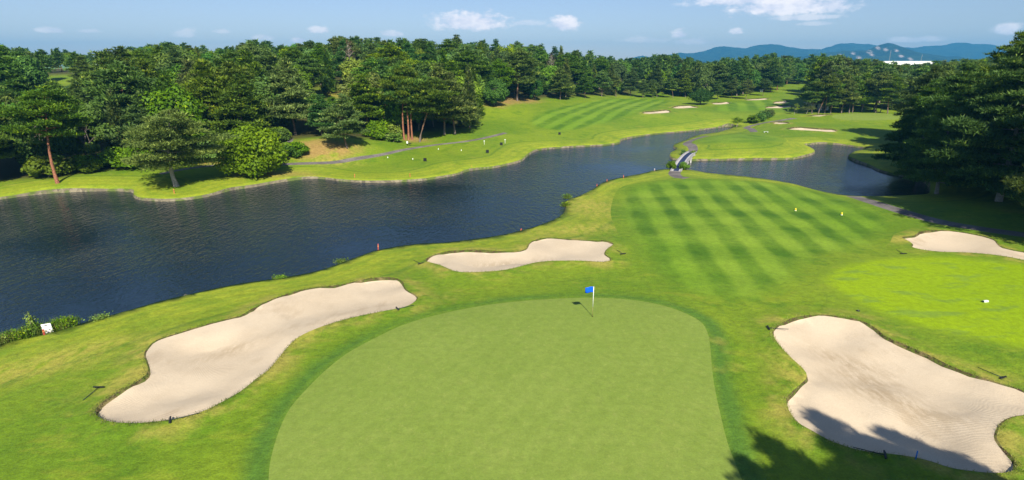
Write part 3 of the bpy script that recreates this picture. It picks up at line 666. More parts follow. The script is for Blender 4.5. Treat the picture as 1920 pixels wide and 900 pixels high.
def make_broad(seed, h=11., Rm=4.2, cs=.25, nl=26, per=150, size=.55, flat=1., bend=.4, r0=.2, ground=False):
    rs = np.random.default_rng(seed); tp = trunk_path(rs, h*.8, bend, 7); mb = MB()
    mb.tube([tuple(p) for p in np.vstack([tp[0]-[0, 0, .6], tp])], [r0*1.3]+[r0*(1-.8*i/6) for i in range(7)], 8)
    zc = h*(cs+(1-cs)*.5); hz = h*(1-cs)*.5; lobes = []
    for i in range(nl):
        v = unit(rs.normal(0, 1, 3)); rr = rs.uniform(.45, .85); c = np.array([v[0]*Rm*rr, v[1]*Rm*rr, zc+v[2]*hz*rr*flat]); s = Rm*rs.uniform(.26, .42)
        if v[2] < -.3: s *= .85
        lobes.append((*c, s)); k = int(rs.integers(2, 6)); mb.tube([tuple(tp[k]), tuple((tp[k]+c)/2+[0, 0, .2]), tuple(c)], [r0*.35, r0*.2, .03], 4, False)
    lobes = np.array(lobes); idx = np.repeat(np.arange(nl), per); v = unit(rs.normal(0, 1, (len(idx), 3))); s = lobes[idx, 3]
    rad = s*(1-.38*rs.uniform(0, 1, len(idx))**2)*(1+.22*np.sin(v[:, 0]*7+idx)*np.cos(v[:, 2]*6+idx*2)); C = lobes[idx, :3]+v*rad[:, None]*[1, 1, .82]
    ok = C[:, 2] > (.05 if ground else h*cs*.75); C, v, idx = C[ok], v[ok], idx[ok]
    N = v+rs.normal(0, .55, v.shape)+[0, 0, .25]; Vv = plates(C, N, size, rs); Fv = np.arange(len(Vv)).reshape(-1, 4)
    sh = np.clip(.3+.4*rs.uniform(0, 1, nl)[idx]+rs.uniform(-.3, .3, len(idx)), 0, 1); return mb, Vv, Fv, np.repeat(sh, 4)
def make_cone(seed, h=14., Rm=3., n_=5200, L=.7, Wd=.3, r0=.2):
    rs = np.random.default_rng(seed); tp = trunk_path(rs, h, .1, 6); mb = MB(); mb.tube([tuple(p) for p in np.vstack([tp[0]-[0, 0, .6], tp])], [r0*1.3]+[r0*(1-.92*i/5) for i in range(6)], 7)
    u = 1-np.sqrt(rs.uniform(0, 1, n_)); z = h*(.08+.92*u); a = rs.uniform(0, 6.2832, n_)
    lump = .72+.28*np.sin(a*5+np.floor(u*15)*2.4)+.12*np.sin(u*60); rad = Rm*(1-u)**.8*lump*rs.uniform(.55, 1.05, n_)
    C = np.column_stack([np.cos(a)*rad, np.sin(a)*rad, z-.2*rad]); D = np.column_stack([np.cos(a), np.sin(a), rs.uniform(.2, 1.3, n_)])+rs.normal(0, .35, (n_, 3))
    Vv = sprays(C, D, L, Wd, rs); return mb, Vv, np.arange(len(Vv)).reshape(-1, 3), np.repeat(np.clip(.5+.35*np.sin(np.floor(u*15)*1.7+a*2)+rs.uniform(-.3, .3, n_), 0, 1), 3)
def make_dead(seed, h=13.):
    rs = np.random.default_rng(seed); tp = trunk_path(rs, h, .4, 8); mb = MB(); mb.tube([tuple(p) for p in np.vstack([tp[0]-[0, 0, .6], tp])], [.26]+[.2*(1-.9*i/7) for i in range(8)], 7); C = []
    for i in range(26):
        t = rs.uniform(.4, .98); p0 = np.array([np.interp(t, np.linspace(0, 1, 8), tp[:, k]) for k in range(3)]); a = rs.uniform(0, 6.28); ln = 3.2*(1.1-t)*rs.uniform(.6, 1.4)+.5
        e = p0+[math.cos(a)*ln*.7, math.sin(a)*ln*.7, ln*.65]; m1 = (p0+e)/2+[0, 0, -.1]; mb.tube([tuple(p0), tuple(m1), tuple(e)], [.07, .05, .015], 4, False)
        for k in range(3):
            q = p0+(e-p0)*rs.uniform(.4, .95); f_ = q+rs.normal(0, .5, 3)+[0, 0, .5]; mb.tube([tuple(q), tuple(f_)], [.03, .012], 3, False); C.append(f_)
    C = np.repeat(np.array(C), 6, 0); C = C+rs.normal(0, .25, C.shape); Vv = sprays(C, rs.normal(0, 1, C.shape)+[0, 0, .4], .4, .12, rs)
    return mb, Vv, np.arange(len(Vv)).reshape(-1, 3), np.repeat(rs.uniform(0, 1, len(C)), 3)
PROTO = {}     # kind -> list of (trunk mesh, crown mesh, height, radius)
def proto(kind, data, h, rad, leaf, bark):
    mb, Vv, Fv, sh = data
    PROTO.setdefault(kind, []).append((mb.mesh('trunk', MATS[bark], True), mk_mesh('crown', Vv, Fv, MATS[leaf], False, {'shade': sh}), h, rad))
for s in range(3): proto('pine', make_pine(100+s, 13, .22, 4.8, 'spread', 34, 62, .62, .30), 13, 4.8, 'needles', 'bark_pine')
for s in range(2): proto('pine', make_pine(110+s, 13, .34, 4.9, 'umbrella', 30, 62, .62, .30), 13, 4.9, 'needles', 'bark_pine')
for s in range(2): proto('pine_blue', make_pine(120+s, 13, .18, 4.6, 'spread', 36, 62, .60, .30), 13, 4.6, 'needles_blue', 'bark_pine')
proto('redpine', make_pine(131, 15, .50, 5.0, 'umbrella', 28, 80, .5, .22, .55, .27), 15, 5.0, 'needles', 'bark_red')
proto('leanpine', make_pine(141, 12, .46, 4.2, 'umbrella', 24, 60, .55, .28, .8, .19, 2.2), 12, 4.2, 'needles', 'bark_pine')
for s in range(4): proto('broad', make_broad(200+s, 11, 4.7, .08, 34, 260, .52), 11, 4.7, ('leaves', 'leaves_dark')[s % 2], 'bark_grey')
for s in range(2): proto('broad_light', make_broad(220+s, 10, 4.2, .1, 30, 250, .48), 10, 4.2, 'leaves_light', 'bark_grey')
for s in range(2): proto('cone', make_cone(240+s), 14, 3., 'needles', 'bark_grey')
for s in range(2): proto('dead', make_dead(260+s), 13, 2.5, 'needles_brown', 'bark_pale')
for s in range(2): proto('bigpine', make_pine(300+s, 20, .12, 8.6, 'spread', 64, 105, .58, .20, .7, .38, 0, .14), 20, 8.6, 'needles', 'bark_pale')
proto('lakepine', make_pine(321, 12, .24, 6.6, 'umbrella', 30, 80, .5, .2, 1.2, .34, -1.0, .05), 12, 6.2, 'needles_bright', 'bark_pale')
proto('dome', make_broad(331, 6.5, 5.2, .02, 46, 330, .42, 1., .3, .2, True), 6.5, 5.2, 'leaves_light', 'bark_grey')
proto('round', make_broad(341, 8, 4.4, .06, 36, 240, .45, 1., .2, .2, True), 8, 4.4, 'leaves_dark', 'bark_grey')
proto('lone', make_broad(351, 7, 6., .15, 40, 200, .5, .8, .3, .25), 7, 6., 'leaves_deep', 'bark_grey')
for s in range(2): proto('bush', make_broad(361+s, 2., 1.5, .0, 18, 130, .24, 1., .1, .06, True), 2., 1.5, ('leaves', 'leaves_light')[s], 'bark_grey')
proto('young', make_broad(371, 4.5, 1.3, .35, 12, 60, .3, 1., .15, .06), 4.5, 1.3, 'leaves_light', 'bark_pale')
proto('fringe', make_pine(381, 3.4, .45, 2.2, 'umbrella', 12, 40, .4, .16, .2, .14), 3.4, 2.2, 'needles', 'bark_pale')
NAMES = {'pine': 'pine_tree', 'pine_blue': 'pine_tree', 'redpine': 'pine_tree', 'leanpine': 'pine_tree', 'broad': 'broadleaf_tree', 'broad_light': 'broadleaf_tree', 'cone': 'cypress_tree', 'dead': 'bare_tree', 'bigpine': 'pine_tree', 'lakepine': 'pine_tree', 'dome': 'broadleaf_tree', 'round': 'broadleaf_tree', 'lone': 'broadleaf_tree', 'bush': 'bush', 'young': 'young_tree', 'fringe': 'pine_tree'}
CATS = {'bush': 'bush'}
ntree = 0
def tree(kind, x, y, h, label, group=None, var=None, wide=1., rz=None, dz=0., z=None):
    global ntree
    P = PROTO[kind]; tm, cm, h0, r0_ = P[(ntree if var is None else var) % len(P)]; ntree += 1
    s = h/h0; e = empty(NAMES[kind], (x, y, (zat(x, y) if z is None else z)+dz), random.uniform(0, 6.28) if rz is None else rz, s); e.scale = (s*wide, s*wide, s)
    link('trunk', tm, e); link('crown', cm, e)
    tag(e, label, CATS.get(kind, 'tree'), group); return e
def top_h(x, y, z, ytop):
    lo, hi = .3, 60.
    for _ in range(40):
        m_ = (lo+hi)/2
        if project(x, y, z+m_)[1] > ytop: lo = m_
        else: hi = m_
    return lo
def tree_px(kind, px, py, ytop, label, group=None, **kw):
    x, y, z = H(px, py); return tree(kind, x, y, top_h(x, y, z, ytop), label, group, **kw)
placed = []
def spx(kind, px, py, ytop, label, group=None, **kw):
    e = tree_px(kind, px, py, ytop, label, group, **kw); placed.append((e.location.x, e.location.y, 3.)); return e
# -- trees that can be told apart
spx('redpine', 108, 343, 168, 'tall pine with bare orange trunk and flat layered crown by the lake edge', rz=1.)
spx('lakepine', 331, 349, 205, 'wide low-branched pine with crooked pale trunk standing alone on the lake lawn', wide=1.05, rz=.4)
spx('dome', 478, 327, 246, 'low dome-shaped bright green tree spreading on the lake lawn', wide=1.05)
spx('pine', 394, 280, 120, 'large dark pine with thick grey trunk behind the dome-shaped tree', var=0)
spx('pine', 650, 276, 178, 'pine with short white trunk above the bare brown slope', var=1, wide=1.1)
for dx, t_, l in ((758, 128, 'leftmost'), (766, 120, 'middle'), (773, 132, 'thinnest')):
    spx('redpine', dx, 262, t_, {'leftmost': 'red-trunked pine of the trio by the cart path, thickest stem', 'middle': 'tall red-trunked pine at the middle of the trio by the cart path', 'thinnest': 'slender red-trunked pine of the trio by the cart path'}[l], 'red pine trio', wide=.8)
spx('leanpine', 787, 266, 150, 'pine leaning on a short orange trunk beside the cart path', rz=.2)
spx('pine', 833, 252, 125, 'pine with pale slanting trunk at the end of the wood by the cart path', var=2)
spx('pine', 853, 252, 140, 'bushy pine with slim trunk where the wood meets the far fairway', var=0)
spx('round', 927, 199, 150, 'dark round-crowned tree at the top edge of the far fairway')
spx('broad_light', 883, 208, 132, 'light green leafy tree behind the pines above the far fairway')
spx('broad', 1003, 188, 148, 'dark leafy tree on the brown bank above the far fairway', var=1)
spx('pine', 1050, 187, 128, 'tall full pine with visible trunk on the bank above the far fairway', var=2)
spx('pine', 1097, 184, 140, 'pine standing at the fairway edge next to the tall full pine', var=1)
spx('lone', 1313, 196, 169, 'lone dark round tree among the far sand bunkers', wide=1.1)
spx('fringe', 1381, 238, 222, 'small dark palm-like tree at the end of the lake')
spx('dead', 660, 170, 84, 'bare grey tree with forked dead branches on the wooded hill')
spx('dead', 848, 140, 96, 'reddish dying tree among the wood on the hilltop', var=0)
spx('dead', 1036, 168, 104, 'tall bare brown trunk rising from the wood above the far fairway', var=1)
for q, (px, py, yt) in enumerate(((1478, 213, 201), (1489, 215, 193), (1494, 213, 196))): spx('young', px, py, yt, ['short young tree by the far pines', 'young pale green sapling with thin yellow trunk by the far bunkers', 'young leafy sapling beside the pale green sapling'][q])
spx('fringe', 1512, 214, 197, 'small clipped pine with layered pads by the far pine row')
for i, (px, py, wd, l) in enumerate(((1258, 317.5, 8, 'low round bush at the near end of the footbridge, lake side'), (1283, 318, 8, 'low bush at the near end of the footbridge, pond side'), (1281, 290, 5.5, 'small bush at the far end of the footbridge, lake side'), (1300, 290, 5, 'small bush at the far end of the footbridge, pond side'))):
    x, y, z = H(px, py); tree('bush', x, y, wd*.145*1.25, l, 'bushes at the bridge ends', var=i)
for i, (px, py) in enumerate(((1412, 231), (1424, 227), (1434, 223), (1440, 220))):
    x, y, z = H(px, py); tree('bush', x, y, 2.4, 'dark hedge bush along the ditch beyond the lake end', 'ditch hedge bushes', var=0, wide=1.3)
for i, (px, py) in enumerate(((712, 258), (725, 262), (738, 266), (545, 288), (540, 297), (415, 290), (445, 292), (376, 300), (362, 306), (395, 302), (560, 290))):
    x, y, z = H(px, py); tree('bush', x, y, 2. if i < 3 else 2.3, ['clipped green bush on the bank beside the cart path', 'green bush at the foot of the wood by the lake lawn'][0 if i < 3 else 1], ['bank bushes', 'bushes at the wood edge'][0 if i < 3 else 1], var=i, wide=1.4)
# -- the big pines on the right shore, some just outside the frame
BIG = [(64, 73, 20.5, 0, 'big pine with grey slanting trunk at the shaded path'), (62.5, 82, 14.0, 1, 'wide dark pine reaching low over the pond'), (69, 89, 18, 0, 'tall pine behind the low dark pine at the pond'), (76, 84, 21, 1, 'tallest dark pine of the shore group'), (82, 95, 20, 0, 'pine deep in the shore group'), (77, 106, 16.5, 0, 'pine at the back of the shore group by the pond inlet'), (71, 98, 15.5, 1, 'dark pine between the pond and the tallest pine'), (88, 86, 21, 1, 'broad pine at the outer side of the shore group')]
for x, y, h, v, l in BIG: tree('bigpine', x, y, h, l, 'big pines on the right shore', var=v, wide=.92); placed.append((x, y, 5))
for x, y, h, v in ((56.8, 53, 20.5, 0), (63, 58, 20, 1), (68, 64.5, 19, 0), (75, 70, 20, 1)): tree('bigpine', x, y, h, 'big pine beside the shaded path, beyond the shore group', 'pines beside the shaded path', var=v, wide=.8)
for x, y, h, v in ((15.8, 2.2, 17, 0), (17.6, 3.4, 17, 1), (20.4, 4.6, 18, 1), (23.2, 4.0, 17.2, 0), (25.5, .5, 14, 1)): tree('bigpine', x, y, h, 'big pine whose shadow falls on the large bunker', 'pines beside the large bunker', var=v, wide=.62)

# -- the woods
SKY_T = np.array([(-200,85),(0,84),(40,92),(75,98),(110,92),(165,104),(215,97),(250,92),(300,84),(345,84),(385,90),(440,90),(485,76),(520,86),(600,80),(640,72),(700,72),(800,73),(900,69),(960,76),(1020,80),(1080,95),(1120,106),(1170,113),(1250,104),(1320,117),(1360,112),(1400,108),(1450,103),(1500,110),(1535,101),(1600,113),(1650,119),(1700,123),(1800,114),(1840,110),(1920,100),(2200,100)], float)
PATCH = [(92,140,145,156), (626,164,648,178)]      # glades that show through the wood
CELL = {}
def free(x, y, d):
    k = (int(x//10), int(y//10))
    for a in (-1, 0, 1):
        for b in (-1, 0, 1):
            for q in CELL.get((k[0]+a, k[1]+b), ()):
                if (q[0]-x)**2+(q[1]-y)**2 < (max(d, q[2]))**2: return False
    return True
def occupy(x, y, d): CELL.setdefault((int(x//10), int(y//10)), []).append((x, y, d))
for x, y, d in placed: occupy(x, y, d)
counts = {}
POOL = []
def wood(poly, spacing, kinds, where, group, hr, tries, seed, inv_frame=40, bands=None, keep_front=22):
    rs = random.Random(seed); mn, mxx = poly.min(0), poly.max(0); out = []
    cand = np.column_stack([np.array([rs.uniform(mn[0], mxx[0]) for _ in range(tries)]), np.array([rs.uniform(mn[1], mxx[1]) for _ in range(tries)])])
    cand = cand[inside(cand, poly)]; zs = base_z(cand[:, 0], cand[:, 1]); dep = seg_dist(cand, poly[:bands], closed=False)
    for (x, y), z, dd in zip(cand, zs, dep):
        sp = spacing(x, y) if callable(spacing) else spacing
        if not free(x, y, sp): continue
        px, py = project(x, y, z)
        if px < -inv_frame or px > 1920+inv_frame: continue
        kind = rs.choices([k for k, _ in kinds], [p for _, p in kinds])[0]; h = rs.uniform(*hr)*(1.08 if kind in ('pine', 'cone') else .9 if kind.startswith('broad') else 1)
        lim = np.interp(px, SKY_T[:, 0], SKY_T[:, 1])+rs.uniform(-3, 9)
        h = min(h, top_h(x, y, z, lim)); small = False
        rp = FPX*3.6*h/13/(y+5)
        for (a, b, c, d) in PATCH:
            if a-4 < px < c+4 and b-3 < py <= d: h = 0
            if px+rp > a and px-rp < c and py > d: h = min(h, max(0, top_h(x, y, z, d+2)))
        if h < 6: kind = 'broad'
        if h < 2.5: continue
        out.append((x, y, z, h, kind, dd)); occupy(x, y, sp)
    out.sort(key=lambda q: math.hypot(q[0], q[1])); occ = np.full(300, 2000.); n_ = 0
    for x, y, z, h, kind, dd in out:
        px, py = project(x, y, z+h); rp = FPX*3.2*h/13/(y+5); c0, c1 = max(0, int((px-rp+200)/8)), min(299, int((px+rp+200)/8))
        vis = (occ[c0:c1+1] > py+3).mean() if c1 >= c0 else 0
        if vis < .3 and dd > keep_front: continue
        if dd > 8: occ[c0:c1+1] = np.minimum(occ[c0:c1+1], py+FPX*h*.12/y)
        size = 'tall ' if h > 14 else 'short ' if h < 11 else ''
        band = where[0] if dd < 10 else where[1] if dd < 45 else where[2]
        lab = size+{'pine': 'green pine', 'pine_blue': 'dark bluish pine', 'broad': 'leafy green tree', 'broad_light': 'light green leafy tree', 'cone': 'cone-shaped conifer', 'leanpine': 'leaning bare-trunked pine'}[kind]+' '+band
        POOL.append((h/y, kind, x, y, h, lab, group, rs.uniform(.9, 1.15)*(1.25 if h < 6 else 1))); n_ += 1; counts[NAMES[kind]] = counts.get(NAMES[kind], 0)+1
    return n_
NF = len(WOODF)
WL = ('at the front edge of the wood across the lake', 'on the lower slope of the wood across the lake', 'high on the wooded hill across the lake')
n1_ = wood(WOODL, lambda x, y: 5.0+max(0, (y-110))*.012, [('pine', .44), ('pine_blue', .22), ('broad', .19), ('broad_light', .06), ('cone', .09)], WL, 'trees of the wood across the lake', (11, 15.5), 5200, 11, bands=NF)
WR = np.vstack([WOODR_F, [(150, 330), (190, 345), (200, 430), (60, 430), (62, 300)]])
FR = ('at the grass edge of the long wood beyond the far fairway', 'inside the long wood beyond the far fairway', 'at the back of the long wood beyond the far fairway')
n2_ = wood(WR, 6.4, [('pine', .5), ('pine_blue', .25), ('broad', .2), ('leanpine', .05)], FR, 'trees of the long wood beyond the far fairway', (12, 16), 2600, 12, bands=len(WOODR_F), keep_front=15)
RF = hit([(1513,212),(1560,211),(1610,209),(1650,210),(1690,207),(1760,213)])
WF = np.vstack([RF, [(250, 215), (330, 260), (360, 430), (190, 430), (186, 340), (150, 285)]])
RL = ('in the front row behind the distant putting green', 'in the wood behind the distant putting green', 'far back in the wood behind the distant putting green')
n3_ = wood(WF, lambda x, y: 6.0+max(0, y-250)*.02, [('pine', .52), ('pine_blue', .2), ('leanpine', .16), ('broad', .12)], RL, 'pines behind the distant putting green', (13, 17), 3200, 13, bands=len(RF), keep_front=15)
WS = np.array([(92, 128), (112, 150), (150, 165), (200, 205), (250, 215), (230, 190), (150, 118), (88, 112)])
n4_ = wood(WS, 7, [('pine', .7), ('pine_blue', .3)], ('in the wood behind the big shore pines',)*3, 'pines behind the shore group', (12, 16), 900, 14, bands=5, keep_front=3)
POOL.sort(key=lambda q: -q[0]); npine = 0; REST = []
for q in POOL:
    if NAMES[q[1]] == 'pine_tree':
        npine += 1
        if npine > 222: REST.append(q); continue
    tree(q[1], q[2], q[3], q[4], q[5], q[6], wide=q[7])
LODP = [make_pine(400+i_, 13, .3, 4.6, 'spread', 26, 13, 1.15, .62) for i_ in range(3)]
def merge_rest():
    Vs = []; Sh = []; tv = MB(); rs_ = np.random.default_rng(5)
    for i_, (_, kind, x, y, h, lab, grp, wd) in enumerate(REST):
        mb_, Vv, Fv, sh = LODP[i_ % 3]; k = h/13; a = rs_.uniform(0, 6.28); c_, s_ = math.cos(a), math.sin(a); z = zat(x, y)
        Vs.append(np.column_stack([(Vv[:, 0]*c_-Vv[:, 1]*s_)*k*wd+x, (Vv[:, 0]*s_+Vv[:, 1]*c_)*k*wd+y, Vv[:, 2]*k+z])); Sh.append(np.clip(sh+rs_.uniform(-.25, .2), 0, 1)); tv.tube([(x, y, z-.5), (x, y, z+h*.8)], [.2, .1], 5, False)
    Vv = np.vstack(Vs); o = link('pine_wood', mk_mesh('pine_wood', Vv, np.arange(len(Vv)).reshape(-1, 3), MATS['needles'], False, {'shade': np.concatenate(Sh)})); tag(o, 'distant pines crowded in the woods beyond the fairways', 'wood', kind='stuff')
    tag(tv.build('trunks', MATS['bark_pine'], o), kind='stuff')
merge_rest()
# low growth under the front of the wood
rs = random.Random(21); nf = 0
for k in range(260):
    q = rs.uniform(0, NF-1.001); a, b = WOODF[int(q)], WOODF[int(q)+1]; p_ = a+(b-a)*(q-int(q)); x, y = p_[0]+rs.uniform(-2, 2), p_[1]+rs.uniform(1.5, 12)
    px, py = project(x, y, zat(x, y))
    if px < -30 or not inside(np.array([[x, y]]), WOODL)[0] or 555 < px < 700 or nf > 95 or not free(x, y, 2.4): continue
    occupy(x, y, 2.2); nf += 1; tree('bush', x, y, rs.uniform(1.8, 4.2), 'leafy undergrowth bush beneath the front trees of the wood across the lake', 'undergrowth of the wood', wide=1.25)
# scattered single pines along the far fairway edge
rs = random.Random(4)
for px, py, yt in ((1128,181,134),(1155,181,142),(1205,183,150),(1182,180,128),(1232,182,150),(1262,184,146),(1285,182,140),(1345,186,150),(1372,184,146),(1398,186,150),(1430,180,148),(1458,168,138),(1243,181,160),(1224,183,158)):
    spx(rs.choice(['pine', 'leanpine', 'pine_blue']), px, py, yt, 'single pine standing on the grass edge of the far fairway', 'single pines along the far fairway', wide=.9)
for px, py, yt in ((1522,213,150),(1534,214,146),(1546,213,142),(1557,213,150),(1577,213,138),(1592,213,142),(1598,212,150),(1615,211,140),(1641,212,136),(1650,211,150),(1664,214,140)):
    spx(rs.choice(['pine', 'leanpine']), px, py, yt, 'front pine with bare trunk in the row behind the distant putting green', 'front pines of the far row', wide=.85)
print('trees', n1_, n2_, n3_, n4_, counts, round(time.time()-T0, 1))
# -- the woods farther off read as one mass: tree crowns in one mesh
def far_wood():
    rs = np.random.default_rng(77); Vs = []; Fs = []; Sh = []; base = 0
    src = [PROTO['pine'][0][1], PROTO['broad'][0][1]]
    x = rs.uniform(-420, 900, 5200); y = rs.uniform(430, 1150, 5200); ok = (np.abs(x) < y*.95) & ((x > -60) | (y < 520)); x, y = x[ok][:760], y[ok][:760]; z = base_z(x, y)
    for xi, yi, zi in zip(x, y, z):
        px, py = project(xi, yi, zi); lim = np.interp(px, SKY_T[:, 0], SKY_T[:, 1])+rs.uniform(-2, 6); h = min(rs.uniform(11, 17), top_h(xi, yi, zi, lim))
        if h < 4: continue
        m_ = 230; v = unit(rs.normal(0, 1, (m_, 3))); v[:, 2] = np.abs(v[:, 2])*1.1-.25; rr = rs.uniform(3.4, 5.2); lump = 1+.25*np.sin(v[:, 0]*5+xi)*np.sin(v[:, 1]*5+yi)
        C = np.array([xi, yi, zi+h*.55])+v*np.array([rr, rr, h*.42])*lump[:, None]; q = plates(C, v+rs.normal(0, .5, v.shape), 1.5, rs); Vs.append(q); Sh.append(np.repeat(np.clip(rs.uniform(.1, .6)+rs.uniform(-.2, .3, m_), 0, 1), 4))
    Vv = np.vstack(Vs); return mk_mesh('far_wood', Vv, np.arange(len(Vv)).reshape(-1, 4), MATS['leaves_dark'], False, {'shade': np.concatenate(Sh)})
tag(link('far_wood', far_wood()), 'far-off dark green wood along the horizon', 'wood', kind='stuff')

# ------------------------------------------------------------------ mountains
def f_mount(t, out, rock):
    p = pos(t); nn = t.noise(.012, 6, .65, p); c = t.mix(t.ramp(nn, .35, .65), (.012, .030, .020), (.035, .065, .030))
    if rock: c = t.mix(t.m('MULTIPLY', t.attr('rock'), t.ramp(t.noise(.03, 4, .6, p), .36, .5)), c, (.62, .50, .42))
    princ(t, out, c, .95, .05, bump(t, t.noise(.02, 6, .75, p), 30.))
material('mountain_forest', lambda t, o: f_mount(t, o, False)); material('mountain_rock', lambda t, o: f_mount(t, o, True))
def mountain(name, prof, dist, depth, mat, seed, rock=None):
    prof = np.array(prof, float); D = []
    for px, py in prof: d = pix_dir(px, py); s = dist/d[1]; D.append((d[0]*s, CAMZ+d[2]*s))
    D = np.array(D); nx, ny = 320, 44; X = np.linspace(D[0, 0], D[-1, 0], nx); ridge = np.interp(X, D[:, 0], D[:, 1])
    ridge = ridge+(fbm(X/150, X*0+seed, 6, seed)-.48)*34*np.clip((ridge-10)/60, 0, 1); Y = np.linspace(-depth, depth*.6, ny); XX, YY = np.meshgrid(X, Y)
    t = np.where(YY < 0, 1+YY/depth, 1-YY/(depth*.6)); spur = 1-np.abs(2*fbm(XX/330+YY/1500, YY/900, 3, seed+3)-.9); hgt = 8+(ridge[None]-8)*np.clip(t, 0, 1)**(1.05)*(1-.38*(1-spur)*(1-t)*3.*np.clip(t*3, 0, 1))
    hgt = np.maximum(hgt, 4)
    Vv = np.column_stack([XX.ravel(), (YY+dist).ravel(), hgt.ravel()]); i = np.arange(nx*ny).reshape(ny, nx); Fv = np.stack([i[:-1, :-1], i[:-1, 1:], i[1:, 1:], i[1:, :-1]], -1).reshape(-1, 4)
    at = {}
    if rock:
        rk = np.zeros(len(Vv))
        for px, py, sz in rock:
            pp = np.array([project(*v) for v in Vv]) if 'pp' not in locals() else pp
            rk = np.maximum(rk, sstep(-np.hypot((pp[:, 0]-px)/1.5, pp[:, 1]-py)/(sz*1.35), -1, -.3))
        at['rock'] = rk
    tag(link(name, mk_mesh(name, Vv, Fv, MATS[mat], True, at)), kind='structure')
mountain('mountains', [(1120,122),(1165,112),(1205,102),(1220,105),(1260,100),(1300,97),(1340,90),(1375,86),(1400,87.5),(1425,81.5),(1460,84),(1485,90),(1510,91),(1545,91),(1575,82.5),(1600,80),(1630,85),(1660,90),(1700,90),(1740,89),(1770,84),(1790,81),(1820,82.5),(1855,82.5),(1885,87.5),(1920,89),(1990,86),(2060,92),(2150,90),(2240,100),(2330,120)], 4800, 900, 'mountain_forest', 3)
mountain('mountains', [(1440,120),(1500,108),(1550,100),(1600,95),(1630,90),(1650,84),(1665,82),(1672,82.5),(1690,90),(1710,100),(1750,105),(1790,107),(1840,115),(1870,122)], 3300, 500, 'mountain_rock', 8, [(1646,90,3.),(1630,97,3.5),(1661,93,3.),(1681,95,2.5),(1635,103,2.5),(1560,108,4),(1575,104,3),(1610,108,3),(1690,105,3),(1707,111,3),(1600,100,2.5)])

# ------------------------------------------------------------------ the footbridge
nx_, ny_, nz_ = H(1268, 320); fx_, fy_, fz_ = H(1297.5, 286)
br = empty('footbridge', (nx_, ny_, 0), math.atan2(fy_-ny_, fx_-nx_)); LB = math.hypot(fx_-nx_, fy_-ny_)
tag(br, 'narrow arched concrete footbridge with dark blue carpet strip over the lake neck', 'bridge')
NS = 22
def arch(u): return nz_+(fz_-nz_)*u+.05+0.65*math.sin(math.pi*u)
def strip(w0, w1, z0, z1):
    vs = []; fs = []
    for i in range(NS+1):
        u = i/NS; x = -.6+(LB+1.2)*u; z = arch(u); vs += [(x, w0, z+z0), (x, w1, z+z0), (x, w1, z+z1), (x, w0, z+z1)]
    for i in range(NS):
        a = i*4
        for k in range(4): fs.append((a+k, a+(k+1) % 4, a+4+(k+1) % 4, a+4+k))
    fs += [(3, 2, 1, 0), tuple(NS*4+k for k in range(4))]
    m_ = MB(); m_.add(vs, [f[::-1] for f in fs]); return m_
strip(-.95, .95, -.45, 0).build('deck', MATS['concrete'], br)
strip(-.45, .45, .003, .02).build('carpet', MATS['carpet_blue'], br)
for s in (-1, 1): strip(*sorted((s*.95, s*.8)), .003, .16).build('kerb', MATS['kerb_grey'], br)
for u in (.14, .38, .62, .86):
    for s in (-1, 1):
        m_ = MB(); x = LB*u; m_.tube([(x, s*.8, -1.3), (x, s*.8, arch(u)-.6)], .17, 8); m_.build('pier', MATS['concrete'], br, True)
    m_ = MB(); x = LB*u; m_.box(x-.22, x+.22, -1.05, 1.05, arch(u)-.75, arch(u)-.44); m_.build('crossbeam', MATS['concrete'], br)

# ------------------------------------------------------------------ small things on the course
def gz(x, y):
    d = (V2[:, 0]-x)**2+(V2[:, 1]-y)**2; k = np.argsort(d)[:3]; ww = 1/(d[k]+1e-4); return float((Z[k]*ww).sum()/ww.sum())
fx, fy = hit([(1110.5, 599)])[0]; fz = gz(fx, fy)
fl = tag(empty('flagstick', (fx, fy, fz), 0), 'blue flag on a white and dark pole standing in the putting green', 'flag')
m_ = MB(); m_.tube([(0, 0, -.15), (0, 0, .72)], .022, 8); m_.build('lower_pole', MATS['pole_dark'], fl, True)
m_ = MB(); m_.tube([(0, 0, .72), (0, 0, 2.3)], .024, 8); m_.build('upper_pole', MATS['white_paint'], fl, True)
vs = []; fs = []
for i in range(9):
    for j in range(6):
        u, v = i/8, j/5; vs.append((-.03-.56*u, .07*math.sin(u*5.5+v*.8)*u+.05*u, 2.28-.42*v-.05*u+.02*math.sin(u*6)))
for i in range(8):
    for j in range(5): a = i*6+j; fs.append((a, a+1, a+7, a+6))
m_ = MB(); m_.add(vs, fs); cl = m_.build('flag_cloth', MATS['flag_blue'], fl, True); md = cl.modifiers.new('thick', 'SOLIDIFY'); md.thickness = .006
m_ = MB(); m_.tube([(0, 0, -.1), (0, 0, .006)], .054, 14); m_.build('cup', MATS['hole_dark'], fl)
def stake(px, py, mat, label, group, h=.75, lean=0., pt=None):
    x, y = hit([(px, py)])[0] if pt is None else pt
    e = tag(empty('hazard_stake', (x, y, gz(x, y)), random.uniform(0, 3)), label, 'stake', group); e.rotation_euler = (random.uniform(-.06, .06), lean, e.rotation_euler.z)
    m_ = MB(); w_ = .045; m_.box(-w_, w_, -w_, w_, -.25, h*.9); m_.add([(-w_, -w_, h*.9), (w_, -w_, h*.9), (w_, w_, h*.9), (-w_, w_, h*.9), (0, 0, h)], [(0, 1, 4), (1, 2, 4), (2, 3, 4), (3, 0, 4)]); m_.build('post', MATS[mat], e)
    m_ = MB(); m_.box(-w_-.004, w_+.004, -w_-.004, w_+.004, h*.55, h*.72); m_.build('band', MATS['orange_paint' if mat == 'red_paint' else 'red_paint'], e)
